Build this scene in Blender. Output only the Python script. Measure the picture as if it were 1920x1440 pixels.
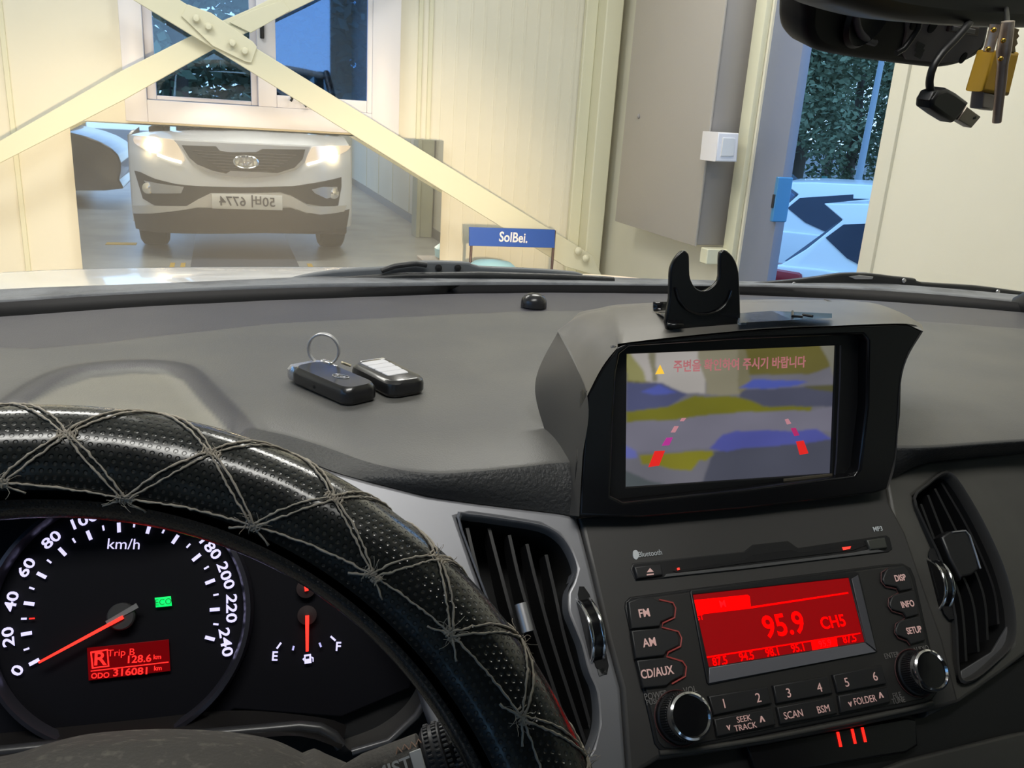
import bpy, bmesh, math, random
from mathutils import Vector, Matrix, noise
random.seed(7)
R = math.radians
for o in list(bpy.data.objects): bpy.data.objects.remove(o)
sc = bpy.context.scene
COL = sc.collection

# ---------------------------------------------------------------- camera
F, PITCH, ROLL, YAW = 1600.0, R(17.5), R(-3.7), R(19.2)
C0 = Vector((0, 0, 1.38))
_fw = Vector((math.sin(YAW)*math.cos(PITCH), math.cos(YAW)*math.cos(PITCH), -math.sin(PITCH)))
_r = Vector((math.cos(YAW), -math.sin(YAW), 0)); _d = _fw.cross(_r)
_r2 = _r*math.cos(ROLL)+_d*math.sin(ROLL); _d2 = -_r*math.sin(ROLL)+_d*math.cos(ROLL)
cam = bpy.data.cameras.new('camera'); co = bpy.data.objects.new('camera', cam); COL.objects.link(co)
cam.sensor_width = 36; cam.lens = F/1920*36; cam.clip_start = .02; cam.clip_end = 300
m = Matrix((_r2, -_d2, -_fw)).transposed().to_4x4(); m.translation = C0
co.matrix_world = m; sc.camera = co
# ---------------------------------------------------------------- light
sc.view_settings.view_transform = 'Standard'; sc.view_settings.look = 'None'
sc.view_settings.gamma = 1; sc.view_settings.exposure = 0.35; sc.view_settings.use_curve_mapping = False
w = bpy.data.worlds.new('sky'); sc.world = w; w.use_nodes = True
wn = w.node_tree
bg = wn.nodes['Background']
tc = wn.nodes.new('ShaderNodeTexCoord'); sep = wn.nodes.new('ShaderNodeSeparateXYZ')
rmp = wn.nodes.new('ShaderNodeValToRGB')
rmp.color_ramp.elements[0].position = .45; rmp.color_ramp.elements[0].color = (.12, .2, .3, 1)
rmp.color_ramp.elements[1].position = .62; rmp.color_ramp.elements[1].color = (.24, .5, .95, 1)
e = rmp.color_ramp.elements.new(.5); e.color = (.42, .68, 1, 1)
mp = wn.nodes.new('ShaderNodeMath'); mp.operation = 'MULTIPLY_ADD'; mp.inputs[1].default_value = .5; mp.inputs[2].default_value = .5
wn.links.new(tc.outputs['Generated'], sep.inputs[0]); wn.links.new(sep.outputs['Z'], mp.inputs[0])
wn.links.new(mp.outputs[0], rmp.inputs[0]); wn.links.new(rmp.outputs[0], bg.inputs[0])
bg.inputs[1].default_value = 1.9

def area(name, loc, size, power, col, rot=(0, 0, 0)):
    l = bpy.data.lights.new(name, 'AREA'); l.shape = 'RECTANGLE'; l.size, l.size_y = size
    l.energy = power; l.color = col
    o = bpy.data.objects.new(name, l); o.location = loc; o.rotation_euler = rot; COL.objects.link(o); return o
area('ceiling_tube_light', (-.9, 2.9, 3.3), (1.6, .5), 40, (1, .97, .92))
area('ceiling_tube_light', (1.2, 2.6, 3.3), (1.2, .5), 34, (1, .97, .92))
area('ceiling_tube_light', (-.2, -.4, 3.3), (1.6, .6), 40, (1, .97, .93))
area('ceiling_tube_light', (.3, -3.2, 3.3), (2.4, .6), 30, (1, .97, .93))

# ---------------------------------------------------------------- projection helpers (photo point -> place in the car or room)
def ray(px, py): return _fw + _r2*((px-960)/F) + _d2*((py-720)/F)
def pZ(px, py, z): v = ray(px, py); return C0 + v*((z-C0.z)/v.z)
def pY(px, py, y): v = ray(px, py); return C0 + v*(y/v.y)
def pX(px, py, x): v = ray(px, py); return C0 + v*(x/v.x)
def pD(px, py, d): return C0 + ray(px, py).normalized()*d
class Fr:
    def __init__(s, px, py, d, th, yaw=0):
        s.O = pD(px, py, d); t = R(th)
        s.U = Vector((math.cos(R(yaw)), math.sin(R(yaw)), 0)); f = Vector((-math.sin(R(yaw)), math.cos(R(yaw)), 0))
        s.V = f*math.cos(t)+Vector((0, 0, math.sin(t))); s.N = s.U.cross(s.V)
    def hit(s, px, py, n=0):
        v = ray(px, py); return C0 + v*(((s.O+s.N*n-C0).dot(s.N))/v.dot(s.N))
    def uv(s, px, py, n=0):
        p = s.hit(px, py, n)-s.O; return (p.dot(s.U), p.dot(s.V))
    def w(s, u, v, n=0): return s.O+s.U*u+s.V*v+s.N*n
    def M(s, n=0):
        m = Matrix((s.U, s.V, s.N)).transposed().to_4x4(); m.translation = s.O+s.N*n; return m

def cr(pts, k=6, closed=True):
    """Catmull-Rom through the points"""
    n = len(pts); out = []; pts = [Vector(p) for p in pts]
    rng = range(n) if closed else range(n-1)
    for i in rng:
        g = (lambda j: pts[j % n]) if closed else (lambda j: pts[min(max(j, 0), n-1)])
        a, b, c, d = g(i-1), g(i), g(i+1), g(i+2)
        for q in range(k):
            t = q/k
            out.append(.5*((2*b)+(c-a)*t+(2*a-5*b+4*c-d)*t*t+(3*b-a-3*c+d)*t**3))
    if not closed: out.append(pts[-1])
    return out
def lerp_list(pts, t):
    """piecewise linear sample of a polyline at t in 0..1 by index"""
    x = t*(len(pts)-1); i = min(int(x), len(pts)-2); return Vector(pts[i]).lerp(Vector(pts[i+1]), x-i)

# ---------------------------------------------------------------- materials
MATS = {}
def mat(name, col, rough=.6, metal=0, emit=None, es=1, bump=None, spec=.5, noise_col=None, coat=0, trans=0, grunge=None):
    if name in MATS: return MATS[name]
    m = bpy.data.materials.new(name); m.use_nodes = True; nt = m.node_tree; b = nt.nodes['Principled BSDF']
    b.inputs['Base Color'].default_value = (*col, 1); b.inputs['Roughness'].default_value = rough
    b.inputs['Metallic'].default_value = metal; b.inputs['Specular IOR Level'].default_value = spec
    b.inputs['Coat Weight'].default_value = coat; b.inputs['Coat Roughness'].default_value = .05
    b.inputs['Transmission Weight'].default_value = trans
    if emit: b.inputs['Emission Color'].default_value = (*emit, 1); b.inputs['Emission Strength'].default_value = es
    if bump or noise_col or grunge:
        t = nt.nodes.new('ShaderNodeTexCoord')
    if bump:  # (scale, strength, distance)
        n = nt.nodes.new('ShaderNodeTexNoise'); n.inputs['Scale'].default_value = bump[0]; n.inputs['Detail'].default_value = 3
        bp = nt.nodes.new('ShaderNodeBump'); bp.inputs['Strength'].default_value = bump[1]; bp.inputs['Distance'].default_value = bump[2]
        nt.links.new(t.outputs['Object'], n.inputs['Vector']); nt.links.new(n.outputs['Fac'], bp.inputs['Height'])
        nt.links.new(bp.outputs[0], b.inputs['Normal'])
    if noise_col:  # (scale, colour2, lo, hi)
        n = nt.nodes.new('ShaderNodeTexNoise'); n.inputs['Scale'].default_value = noise_col[0]; n.inputs['Detail'].default_value = 5
        r = nt.nodes.new('ShaderNodeValToRGB'); r.color_ramp.elements[0].position = noise_col[2]; r.color_ramp.elements[1].position = noise_col[3]
        r.color_ramp.elements[0].color = (*col, 1); r.color_ramp.elements[1].color = (*noise_col[1], 1)
        nt.links.new(t.outputs['Object'], n.inputs['Vector']); nt.links.new(n.outputs['Fac'], r.inputs[0]); nt.links.new(r.outputs[0], b.inputs['Base Color'])
    MATS[name] = m; return m

pad_m = mat('dash_pad', (.9, .9, .9), .45, bump=(900, .35, .0006), noise_col=(11, (1.15, 1.13, 1.05), .38, .68))
pad_back_m = mat('dash_back_plastic', (.055, .054, .066), .55, bump=(1400, .2, .0004), noise_col=(14, (.07, .07, .08), .4, .7))
pad_face_m = mat('dash_face_grain', (.028, .029, .03), .55, bump=(420, .8, .0012))
cowlhood_m = mat('cluster_hood_dusty', (.17, .16, .135), .7, bump=(900, .3, .0005), noise_col=(22, (.11, .108, .1), .5, .72))
band_m = mat('cluster_band', (.055, .055, .062), .5, bump=(900, .3, .0005))
silver_m = mat('silver_trim', (.26, .262, .28), .42, metal=.55, bump=(700, .05, .0003))
stack_m = mat('stack_plastic', (.044, .042, .040), .5, bump=(1500, .12, .0003))
stack2_m = mat('passenger_panel', (.07, .068, .06), .5, bump=(1500, .12, .0003), noise_col=(12, (.05, .048, .044), .4, .65))
black_m = mat('black_plastic', (.008, .008, .009), .45)
black_gloss = mat('black_gloss', (.006, .006, .007), .18)
void_m = mat('black_recess', (.002, .002, .0025), .8)
button_m = mat('button_plastic', (.016, .016, .017), .5)
chrome_m = mat('chrome', (.75, .75, .76), .12, metal=1)
satin_m = mat('satin_silver', (.5, .5, .52), .35, metal=.8)
slat_m = mat('vent_slat', (.012, .012, .013), .4)
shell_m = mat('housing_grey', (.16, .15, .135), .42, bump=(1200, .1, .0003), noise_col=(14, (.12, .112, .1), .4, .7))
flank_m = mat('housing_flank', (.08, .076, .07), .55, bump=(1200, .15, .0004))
dust_m = mat('dusty_shroud', (.06, .056, .05), .8, bump=(500, .6, .001), noise_col=(160, (.14, .13, .11), .55, .75))
white_txt = mat('white_print', (.42, .4, .38), .6)
pink_txt = mat('lit_print', (.5, .36, .33), .6, emit=(1, .55, .5), es=.18)
lav_e = mat('gauge_white_glow', (.1, .1, .2), .6, emit=(.66, .62, 1), es=.95)
lav_dim = mat('gauge_dim_glow', (.2, .2, .3), .6, emit=(.5, .48, .95), es=.7)
red_e = mat('red_glow', (.4, .01, .01), .6, emit=(1, .012, .006), es=1.6)
red_needle = mat('needle_glow', (.5, .01, .01), .6, emit=(1, .02, .01), es=1.9)
red_bg = mat('lcd_red_back', (.02, 0, 0), .5, emit=(.19, 0, .001), es=1, spec=.2)
red_bg2 = mat('lcd_dark_red_back', (.02, 0, 0), .4, emit=(.10, 0, .001), es=1, spec=.1)
red_mark = mat('red_indicator', (.4, .01, .01), .6, emit=(1, .05, .03), es=1.0)
green_e = mat('eco_glow', (0, .3, .05), .5, emit=(.0, .85, .13), es=1)
green_d = mat('eco_letters', (0, .1, .02), .6, emit=(0, .12, .02), es=1)
cream_m = mat('cream_wall', (.72, .69, .565), .6, noise_col=(1.5, (.75, .72, .6), .4, .6))
cream2_m = mat('cream_steel', (.70, .68, .51), .5)
whiteframe_m = mat('white_upvc', (.78, .76, .78), .4)
ceil_m = mat('ceiling_white', (.75, .74, .7), .8)
floor_m = mat('workshop_floor', (.33, .33, .3), .35, noise_col=(2.5, (.25, .25, .23), .4, .65))
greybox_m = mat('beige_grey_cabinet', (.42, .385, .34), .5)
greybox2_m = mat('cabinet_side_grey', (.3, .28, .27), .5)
bluegrey_m = mat('blue_grey_door', (.2, .225, .3), .45)
car_white = mat('white_car_paint', (.72, .73, .74), .25, coat=.6)
tyre_m = mat('tyre_rubber', (.02, .02, .02), .8)
darkgrille = mat('grille_black', (.025, .022, .02), .5)
headglass = mat('headlamp_reflector', (.5, .5, .5), .15, metal=.6, emit=(1, .72, .45), es=.55)  # emission stands in for bulb light caught by the reflector
headglow = mat('headlamp_bulb', (1, .9, .7), .5, emit=(1, .78, .45), es=60)
drl_m = mat('position_light', (1, 1, 1), .4, emit=(1, .9, .72), es=2.5)
blue_sign = mat('blue_sign', (.03, .1, .42), .5)
leaf_m = mat('leaf_green', (.10, .135, .07), .8)
leaf2_m = mat('leaf_green_light', (.15, .19, .11), .8)
bark_m = mat('bark', (.07, .055, .04), .9)
asphalt_m = mat('yard_asphalt', (.12, .12, .12), .9)
bolt_m = mat('thread', (.40, .36, .30), .9)
wood_m = None

# ---------------------------------------------------------------- object helpers
def tag(o, label=None, cat=None, group=None, kind=None):
    if label: o['label'] = label
    if cat: o['category'] = cat
    if group: o['group'] = group
    if kind: o['kind'] = kind
    return o
def empty(name, loc, label, cat, group=None):
    o = bpy.data.objects.new(name, None); COL.objects.link(o); o.location = loc; o.empty_display_size = .02
    return tag(o, label, cat, group)
def link(name, me, mt, parent=None, M=None, smooth=False):
    """link a mesh given in world (or M-local) coordinates, under parent"""
    o = bpy.data.objects.new(name, me); COL.objects.link(o)
    if mt is not None:
        if isinstance(mt, (list, tuple)):
            for x in mt: me.materials.append(x)
        else:
            if len(me.materials): me.materials.clear()
            me.materials.append(mt)
    if smooth:
        for p in me.polygons: p.use_smooth = True
    if M is not None: o.matrix_world = M
    if parent is not None:
        bpy.context.view_layer.update()
        o.parent = parent; o.matrix_parent_inverse = parent.matrix_world.inverted()
    return o
def auto(me, ang=35):
    for p in me.polygons: p.use_smooth = True
    bm = bmesh.new(); bm.from_mesh(me)
    for e in bm.edges:
        e.smooth = not (len(e.link_faces) == 2 and e.calc_face_angle(0) > R(ang))
    bm.to_mesh(me); bm.free()
def from_bm(name, bm, mt, parent=None, M=None, smooth=None):
    me = bpy.data.meshes.new(name); bmesh.ops.recalc_face_normals(bm, faces=bm.faces); bm.to_mesh(me); bm.free()
    if smooth: auto(me, smooth)
    return link(name, me, mt, parent, M)
def bm_box(bm, lo, hi, bev=0, seg=2, M=None):
    r = bmesh.ops.create_cube(bm, size=1)
    vs = r['verts']
    for v in vs: v.co = Vector([lo[i]+(v.co[i]+.5)*(hi[i]-lo[i]) for i in range(3)])
    if bev:
        es = list({e for v in vs for e in v.link_edges})
        rr = bmesh.ops.bevel(bm, geom=es, offset=bev, segments=seg, affect='EDGES', profile=.5)
        vs = list({v for f in rr['faces'] for v in f.verts} | {v for v in vs if v.is_valid})
    if M is not None:
        allv = set()
        stack = [v for v in vs if v.is_valid]
        while stack:
            v = stack.pop()
            if v in allv: continue
            allv.add(v); stack += [e.other_vert(v) for e in v.link_edges]
        for v in allv: v.co = M @ v.co
def box(name, lo, hi, mt, parent=None, bev=0, seg=2, M=None):
    bm = bmesh.new(); bm_box(bm, lo, hi, bev, seg); return from_bm(name, bm, mt, parent, M, 35 if bev else None)
def bm_tube(bm, path, r, seg=8, closed=False, rad=None, flat=1.0):
    path = [Vector(p) for p in path]; n = len(path); rings = []; up = None
    for i, p in enumerate(path):
        a = path[(i-1) % n] if closed or i > 0 else p; b = path[(i+1) % n] if closed or i < n-1 else p
        t = (b-a).normalized()
        if up is None: up = t.orthogonal().normalized()
        up = (up - t*up.dot(t)).normalized(); s = t.cross(up)
        rr = rad[i] if rad else r
        rings.append([bm.verts.new(p+(up*math.cos(2*math.pi*k/seg)*flat+s*math.sin(2*math.pi*k/seg))*rr) for k in range(seg)])
    for i in range(n if closed else n-1):
        A, B = rings[i], rings[(i+1) % n]
        for k in range(seg): bm.faces.new((A[k], A[(k+1) % seg], B[(k+1) % seg], B[k]))
    if not closed: bm.faces.new(rings[0][::-1]); bm.faces.new(rings[-1])
def tube(name, path, r, mt, parent=None, seg=8, closed=False, rad=None, flat=1.0):
    bm = bmesh.new(); bm_tube(bm, path, r, seg, closed, rad, flat); return from_bm(name, bm, mt, parent, None, 60)
def bm_lathe(bm, prof, seg=32, M=None, cap=True):
    """profile of (r, z) about local Z"""
    rings = []
    for r_, z in prof:
        ring = []
        for k in range(seg):
            a = 2*math.pi*k/seg; p = Vector((r_*math.cos(a), r_*math.sin(a), z))
            ring.append(bm.verts.new(M @ p if M is not None else p))
        rings.append(ring)
    for i in range(len(rings)-1):
        for k in range(seg): bm.faces.new((rings[i][k], rings[i][(k+1) % seg], rings[i+1][(k+1) % seg], rings[i+1][k]))
    if cap: bm.faces.new(rings[0][::-1]); bm.faces.new(rings[-1])
def lathe(name, prof, mt, parent=None, seg=32, M=None, cap=True):
    bm = bmesh.new(); bm_lathe(bm, prof, seg, None, cap); return from_bm(name, bm, mt, parent, M, 35)
def curve_mesh(loops, extrude, bevel, res=2):
    cu = bpy.data.curves.new('c', 'CURVE'); cu.dimensions = '2D'; cu.fill_mode = 'BOTH'
    cu.extrude = extrude; cu.bevel_depth = bevel; cu.bevel_resolution = res; cu.offset = -bevel
    for L in loops:
        s = cu.splines.new('POLY'); s.points.add(len(L)-1); s.use_cyclic_u = True
        for p, q in zip(s.points, L): p.co = (q[0], q[1], 0, 1)
    o = bpy.data.objects.new('c', cu); COL.objects.link(o); bpy.context.view_layer.update()
    dg = bpy.context.evaluated_depsgraph_get()
    me = bpy.data.meshes.new_from_object(o.evaluated_get(dg)); bpy.data.objects.remove(o); bpy.data.curves.remove(cu)
    return me
def plate(name, fr, outer, mt, parent=None, holes=(), n=0, thick=.004, bevel=.0008, sm=0, hsm=0, at=None):
    """plate whose front face lies at height n over the frame; outlines are photo points"""
    at = n if at is None else at
    def cv(L, k):
        q = [Vector((*fr.uv(x, y, at), 0)) for x, y in L]
        return cr(q, k) if k else q
    loops = [cv(outer, sm)]+[cv(h, hsm) for h in holes]
    me = curve_mesh(loops, max(thick/2-bevel, 0), bevel)
    auto(me, 40)
    return link(name, me, mt, parent, fr.M(n-thick/2))
FONT_B = None
def text_mesh(s, size, bold=False, extr=.0001, off=0.0, sx=1.0, ax='CENTER', space=1):
    cu = bpy.data.curves.new('t', 'FONT'); cu.body = s; cu.size = size; cu.align_x = ax; cu.align_y = 'CENTER'
    cu.extrude = extr; cu.offset = off*size if not bold else (off+.02)*size; cu.space_character = space; cu.resolution_u = 3
    o = bpy.data.objects.new('t', cu); COL.objects.link(o); bpy.context.view_layer.update()
    dg = bpy.context.evaluated_depsgraph_get()
    me = bpy.data.meshes.new_from_object(o.evaluated_get(dg)); bpy.data.objects.remove(o); bpy.data.curves.remove(cu)
    for v in me.vertices: v.co.x *= sx
    return me
def join_meshes(name, items, mt, parent=None, M=None):
    """items: (mesh, matrix)"""
    bm = bmesh.new()
    for me, mx in items:
        n0 = len(bm.verts); bm.from_mesh(me); bm.verts.ensure_lookup_table()
        for v in bm.verts[n0:]: v.co = mx @ v.co
        bpy.data.meshes.remove(me)
    me = bpy.data.meshes.new(name); bm.to_mesh(me); bm.free()
    return link(name, me, mt, parent, M)
def put(fr, px, py, n=.0004, rot=0, at=None):
    u, v = fr.uv(px, py, n if at is None else at)
    return Matrix.Translation((u, v, n)) @ Matrix.Rotation(rot, 4, 'Z')
def letters(name, fr, items, mt, parent, n=.0006, at=None):
    """items: (string, px, py, size, rot_deg, bold, sx)"""
    L = []
    for it in items:
        s, px, py, size = it[:4]; rot = R(it[4]) if len(it) > 4 else 0
        bold = it[5] if len(it) > 5 else False; sx = it[6] if len(it) > 6 else 1
        L.append((text_mesh(s, size, bold, sx=sx), put(fr, px, py, n, rot, at)))
    return join_meshes(name, L, mt, parent, fr.M(0))
def loft(name, rows, mt, parent=None, nu=60, k=4, smooth=True, matf=None, thick=0, closed_rows=False, lin=False):
    """rows of 3-D control points; resampled along and (optionally) splined across"""
    def resample(row):
        c = cr(row, 8, False)
        d = [0]
        for a, b in zip(c, c[1:]): d.append(d[-1]+(b-a).length)
        out = []; j = 0
        for i in range(nu+1):
            t = d[-1]*i/nu
            while j < len(d)-2 and d[j+1] < t: j += 1
            s = (t-d[j])/max(d[j+1]-d[j], 1e-9); out.append(c[j].lerp(c[j+1], min(max(s, 0), 1)))
        return out
    g = [resample(r_) for r_ in rows]
    if k > 1 and len(g) > 1:
        cols = [cr([g[j][i] for j in range(len(g))], k, False) if not lin else
                [g[j][i].lerp(g[j+1][i], q/k) for j in range(len(g)-1) for q in range(k)]+[g[-1][i]] for i in range(nu+1)]
        g = [[cols[i][j] for i in range(nu+1)] for j in range(len(cols[0]))]
    bm = bmesh.new(); V = [[bm.verts.new(p) for p in r_] for r_ in g]
    for j in range(len(V)-1):
        for i in range(nu):
            f = bm.faces.new((V[j][i], V[j][i+1], V[j+1][i+1], V[j+1][i])); f.smooth = True
            if matf: f.material_index = matf(j/(len(V)-1), i/nu, f.calc_center_median())
    me = bpy.data.meshes.new(name); bmesh.ops.recalc_face_normals(bm, faces=bm.faces); bm.to_mesh(me); bm.free()
    o = link(name, me, mt, parent)
    if thick:
        md = o.modifiers.new('thickness', 'SOLIDIFY'); md.thickness = thick; md.offset = 0
    return o
def quad_pts(fr, pts, n=0): return [fr.hit(x, y, n) for x, y in pts]

exec_parts = []
# ================================================================ ROOM
YW, YM, XR, GZ = 4.75, 4.70, 2.15, 0.06      # front wall, mirror face, right wall, floor level
ZC, XL, YB = 3.4, -2.9, -6.0
class FrY(Fr):
    def __init__(s, Y): s.O = Vector((0, Y, 0)); s.U = Vector((1, 0, 0)); s.V = Vector((0, 0, 1)); s.N = Vector((0, -1, 0))
class FrX(Fr):
    def __init__(s, X): s.O = Vector((X, 0, 0)); s.U = Vector((0, -1, 0)); s.V = Vector((0, 0, 1)); s.N = Vector((-1, 0, 0))
def struct(o, label=None): o['kind'] = 'structure'; return o
def multi_box(name, boxes, mt, bev=0):
    bm = bmesh.new()
    for lo, hi in boxes: bm_box(bm, lo, hi, bev, 1)
    return from_bm(name, bm, mt)
struct(box('floor', (XL-.1, YB, GZ-.1), (XR+.1, YW+.1, GZ), floor_m))
struct(box('ceiling', (XL-.1, YB, ZC), (XR+.1, YW+.1, ZC+.1), ceil_m))
# front wall with the window opening
wx0, wx1, wz0, wz1 = -.36, .83, 1.32, 2.55
struct(multi_box('wall_front', [((XL-.1, YW, GZ), (wx0, YW+.1, ZC)), ((wx1, YW, GZ), (XR, YW+.1, ZC)),
      ((wx0, YW, GZ), (wx1, YW+.1, wz0)), ((wx0, YW, wz1), (wx1, YW+.1, ZC))], cream_m))
# fine ribs and seams of the sandwich panels
bm = bmesh.new()
x = 1.14
while x < XR-.1: bm_box(bm, (x, YW-.0035, GZ), (x+.012, YW+.001, ZC)); x += .075
o = struct(from_bm('trim_1', bm, cream_m))
bm = bmesh.new()
for x in (-.93, 1.02, 1.075): bm_box(bm, (x-.012, YW-.012, GZ), (x+.012, YW+.001, ZC), .003, 1)
struct(from_bm('trim_2', bm, cream2_m))
# right wall with door opening
dy0, dy1, dz1 = 2.49, 3.25, 2.45
struct(multi_box('wall_right', [((XR, YB, GZ), (XR+.1, dy0, ZC)), ((XR, dy1, GZ), (XR+.1, YW+.1, ZC)), ((XR, dy0, dz1), (XR+.1, dy1, ZC))], cream_m))
bm = bmesh.new()
for y in (1.2, .1, -1.0, -2.1, -3.2, -4.3): bm_box(bm, (XR-.006, y-.006, GZ), (XR+.001, y+.006, ZC))
struct(from_bm('trim_3', bm, cream2_m))
struct(multi_box('wall_left', [((XL-.1, 1.0, GZ), (XL, YW, ZC)), ((XL-.1, YB, 2.9), (XL, 1.0, ZC)), ((XL-.1, YB, GZ), (XL, -3.6, 2.9))], mat('left_wall_paint', (.55, .56, .55), .6)))
struct(multi_box('wall_back', [((XL, YB-.1, 3.0), (XR, YB, ZC)), ((XL, YB-.1, GZ), (-2.0, YB, 3.0)), ((1.8, YB-.1, GZ), (XR, YB, 3.0))], cream_m))
# corner pole, wall pillar seen in the mirror
struct(multi_box('trim_4', [((2.0, YW-.16, GZ), (2.1, YW-.01, ZC)), ((1.93, YW-.05, GZ), (2.0, YW-.01, ZC))], cream2_m, .006))
struct(multi_box('trim_5', [((XR-.16, .15, GZ), (XR-.02, .34, ZC)), ((XR-.2, .12, GZ), (XR-.16, .37, ZC))], mat('olive_cream_steel', (.42, .43, .32), .5), .004))
struct(box('trim_6', (XR-.03, 3.262, GZ), (XR-.002, 3.34, ZC), cream2_m, None, .004))
struct(box('trim_7', (XR-.012, 2.42, GZ), (XR+.1, 2.488, ZC), cream_m, None, .004))
struct(box('baseboard_right', (XR-.012, YB, GZ), (XR-.001, 2.4, GZ+.1), mat('baseboard_grey', (.2, .2, .19), .5)))
# blue grey steel door standing slid open, only its leading edge in the opening
dr = empty('door_1', (XR+.03, 3.04, GZ), None, None); dr['kind'] = 'structure'
box('door_leaf', (XR+.01, 3.035, GZ+.01), (XR+.055, 3.26, 2.43), bluegrey_m, dr, .004)
lf = FrX(XR+.008)
bm = bmesh.new(); a = lf.hit(1448, 372); bm_box(bm, (XR-.012, 3.03, a.z-.09), (XR+.06, 3.05, a.z+.09), .004, 1)
from_bm('lock_plate', bm, mat('blue_lock_tape', (.05, .22, .45), .4), dr)
bm = bmesh.new(); bm_box(bm, (XR-.018, 3.033, a.z-.035), (XR-.01, 3.046, a.z+.02), .002, 1)
from_bm('latch_hole', bm, black_m, dr)
# cabinet on the right wall
cab = empty('wall_cabinet', (XR, 3.75, .87), 'large beige grey wall cabinet hanging beside the door opening', 'cabinet')
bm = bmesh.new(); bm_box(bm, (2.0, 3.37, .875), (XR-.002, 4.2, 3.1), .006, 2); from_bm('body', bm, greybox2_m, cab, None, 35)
bm = bmesh.new(); bm_box(bm, (1.988, 3.36, .87), (1.999, 4.21, 3.1), .004, 2); from_bm('front_panel', bm, greybox_m, cab, None, 35)
bm = bmesh.new(); a = pX(1198, 218, 1.988); bm_lathe(bm, [(.012, 0), (.012, .006), (.006, .01)], 16, Matrix.Translation((1.989, a.y, a.z)) @ Matrix.Rotation(R(-90), 4, 'Y')); from_bm('lock', bm, greybox2_m, cab, None, 35)
bm = bmesh.new(); a = pY(1338, 457, 3.3); bm_box(bm, (1.9+.12, 3.30, .80), (XR-.002, 3.36, .868), .004, 1); from_bm('bracket', bm, cream2_m, cab)
sw = empty('wall_switch', (2.05, 3.3, 1.3), 'small white switch box on the cream door post beside the grey cabinet', 'switch')
frs = FrY(3.22)
plate('casing', frs, [(1347, 248), (1386, 250), (1382, 304), (1341, 303)], whiteframe_m, sw, n=0, thick=.13, bevel=.006)
plate('rocker', frs, [(1356, 258), (1379, 259), (1376, 293), (1352, 293)], mat('switch_white', (.7, .69, .68), .4), sw, n=.004, thick=.006, bevel=.002)
# window in the front wall
win = empty('window_1', ((wx0+wx1)/2, YW, wz0), None, None); win['kind'] = 'structure'
fr = FrY(YW-.04); top = 2.62
def wb(name, boxes, mt, par, bev=.004):
    bm = bmesh.new()
    for lo, hi in boxes: bm_box(bm, lo, hi, bev, 2)
    return from_bm(name, bm, mt, par, None, 35)
wb('outer_frame', [((-.43, YW-.06, 1.235), (-.33, YW+.08, top)), ((.76, YW-.06, 1.235), (.905, YW+.08, top)), ((-.33, YW-.06, 1.235), (.76, YW+.08, 1.34)), ((-.33, YW-.06, 2.52), (.76, YW+.08, top))], whiteframe_m, win)
wb('left_sash', [((-.33, YW-.02, 1.34), (-.287, YW+.01, 2.52)), ((.157, YW-.02, 1.34), (.2, YW+.01, 2.52)), ((-.287, YW-.02, 1.34), (.157, YW+.01, 1.362)), ((-.287, YW-.02, 2.47), (.157, YW+.01, 2.52))], mat('upvc_grey', (.62, .6, .63), .4), win)
wb('right_sash', [((.19, YW-.05, 1.34), (.28, YW-.022, 2.52)), ((.735, YW-.05, 1.34), (.785, YW-.022, 2.52)), ((.28, YW-.05, 1.34), (.735, YW-.022, 1.40)), ((.28, YW-.05, 2.46), (.735, YW-.022, 2.52))], whiteframe_m, win)
wb('latch', [((.205, YW-.07, 1.66), (.225, YW-.05, 1.74))], black_m, win, .004)
def glass(name, tint, refl, rough=0.0, glare=None):
    m = bpy.data.materials.new(name); m.use_nodes = True; nt = m.node_tree; nt.nodes.clear()
    out = nt.nodes.new('ShaderNodeOutputMaterial'); tr = nt.nodes.new('ShaderNodeBsdfTransparent'); gl = nt.nodes.new('ShaderNodeBsdfGlossy')
    tr.inputs[0].default_value = (*tint, 1); gl.inputs['Roughness'].default_value = rough
    mx = nt.nodes.new('ShaderNodeMixShader'); mx.inputs[0].default_value = refl
    if glare: gl.inputs[0].default_value = (*glare, 1)
    nt.links.new(tr.outputs[0], mx.inputs[1]); nt.links.new(gl.outputs[0], mx.inputs[2]); nt.links.new(mx.outputs[0], out.inputs[0]); return m
box('left_pane', (-.288, YW-.008, 1.36), (.158, YW-.004, 2.48), glass('clear_pane', (.85, .9, .95), .08), win)
box('right_pane', (.279, YW-.038, 1.398), (.736, YW-.034, 2.47), glass('blue_reflection_pane', (.3, .52, .75), .22, .02, (.6, .75, 1)), win)  # blue reflection put into the tint and gloss colour of this pane
# bits of black cable on the sill
def gp(px, py, Y): p = pY(px, py, Y); return p
YC = YW-.085
bm = bmesh.new()
for P in ([(540, 172), (548, 182), (545, 190)], [(552, 174), (556, 168), (552, 176), (546, 184)], [(566, 180), (573, 186), (578, 188), (580, 194), (572, 200)], [(568, 190), (576, 190), (580, 183)]):
    bm_tube(bm, [gp(a, b, YC) for a, b in cr([(a, b, 0) for a, b in P], 4, False) for a, b in [(a, b)]] if False else [gp(q[0], q[1], YC) for q in cr([(a, b, 0) for a, b in P], 4, False)], .006, 6)
o = from_bm('cable_scraps', bm, black_m); tag(o, 'short bits of black cable stuck on the white window ledge', 'cable')
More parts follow.
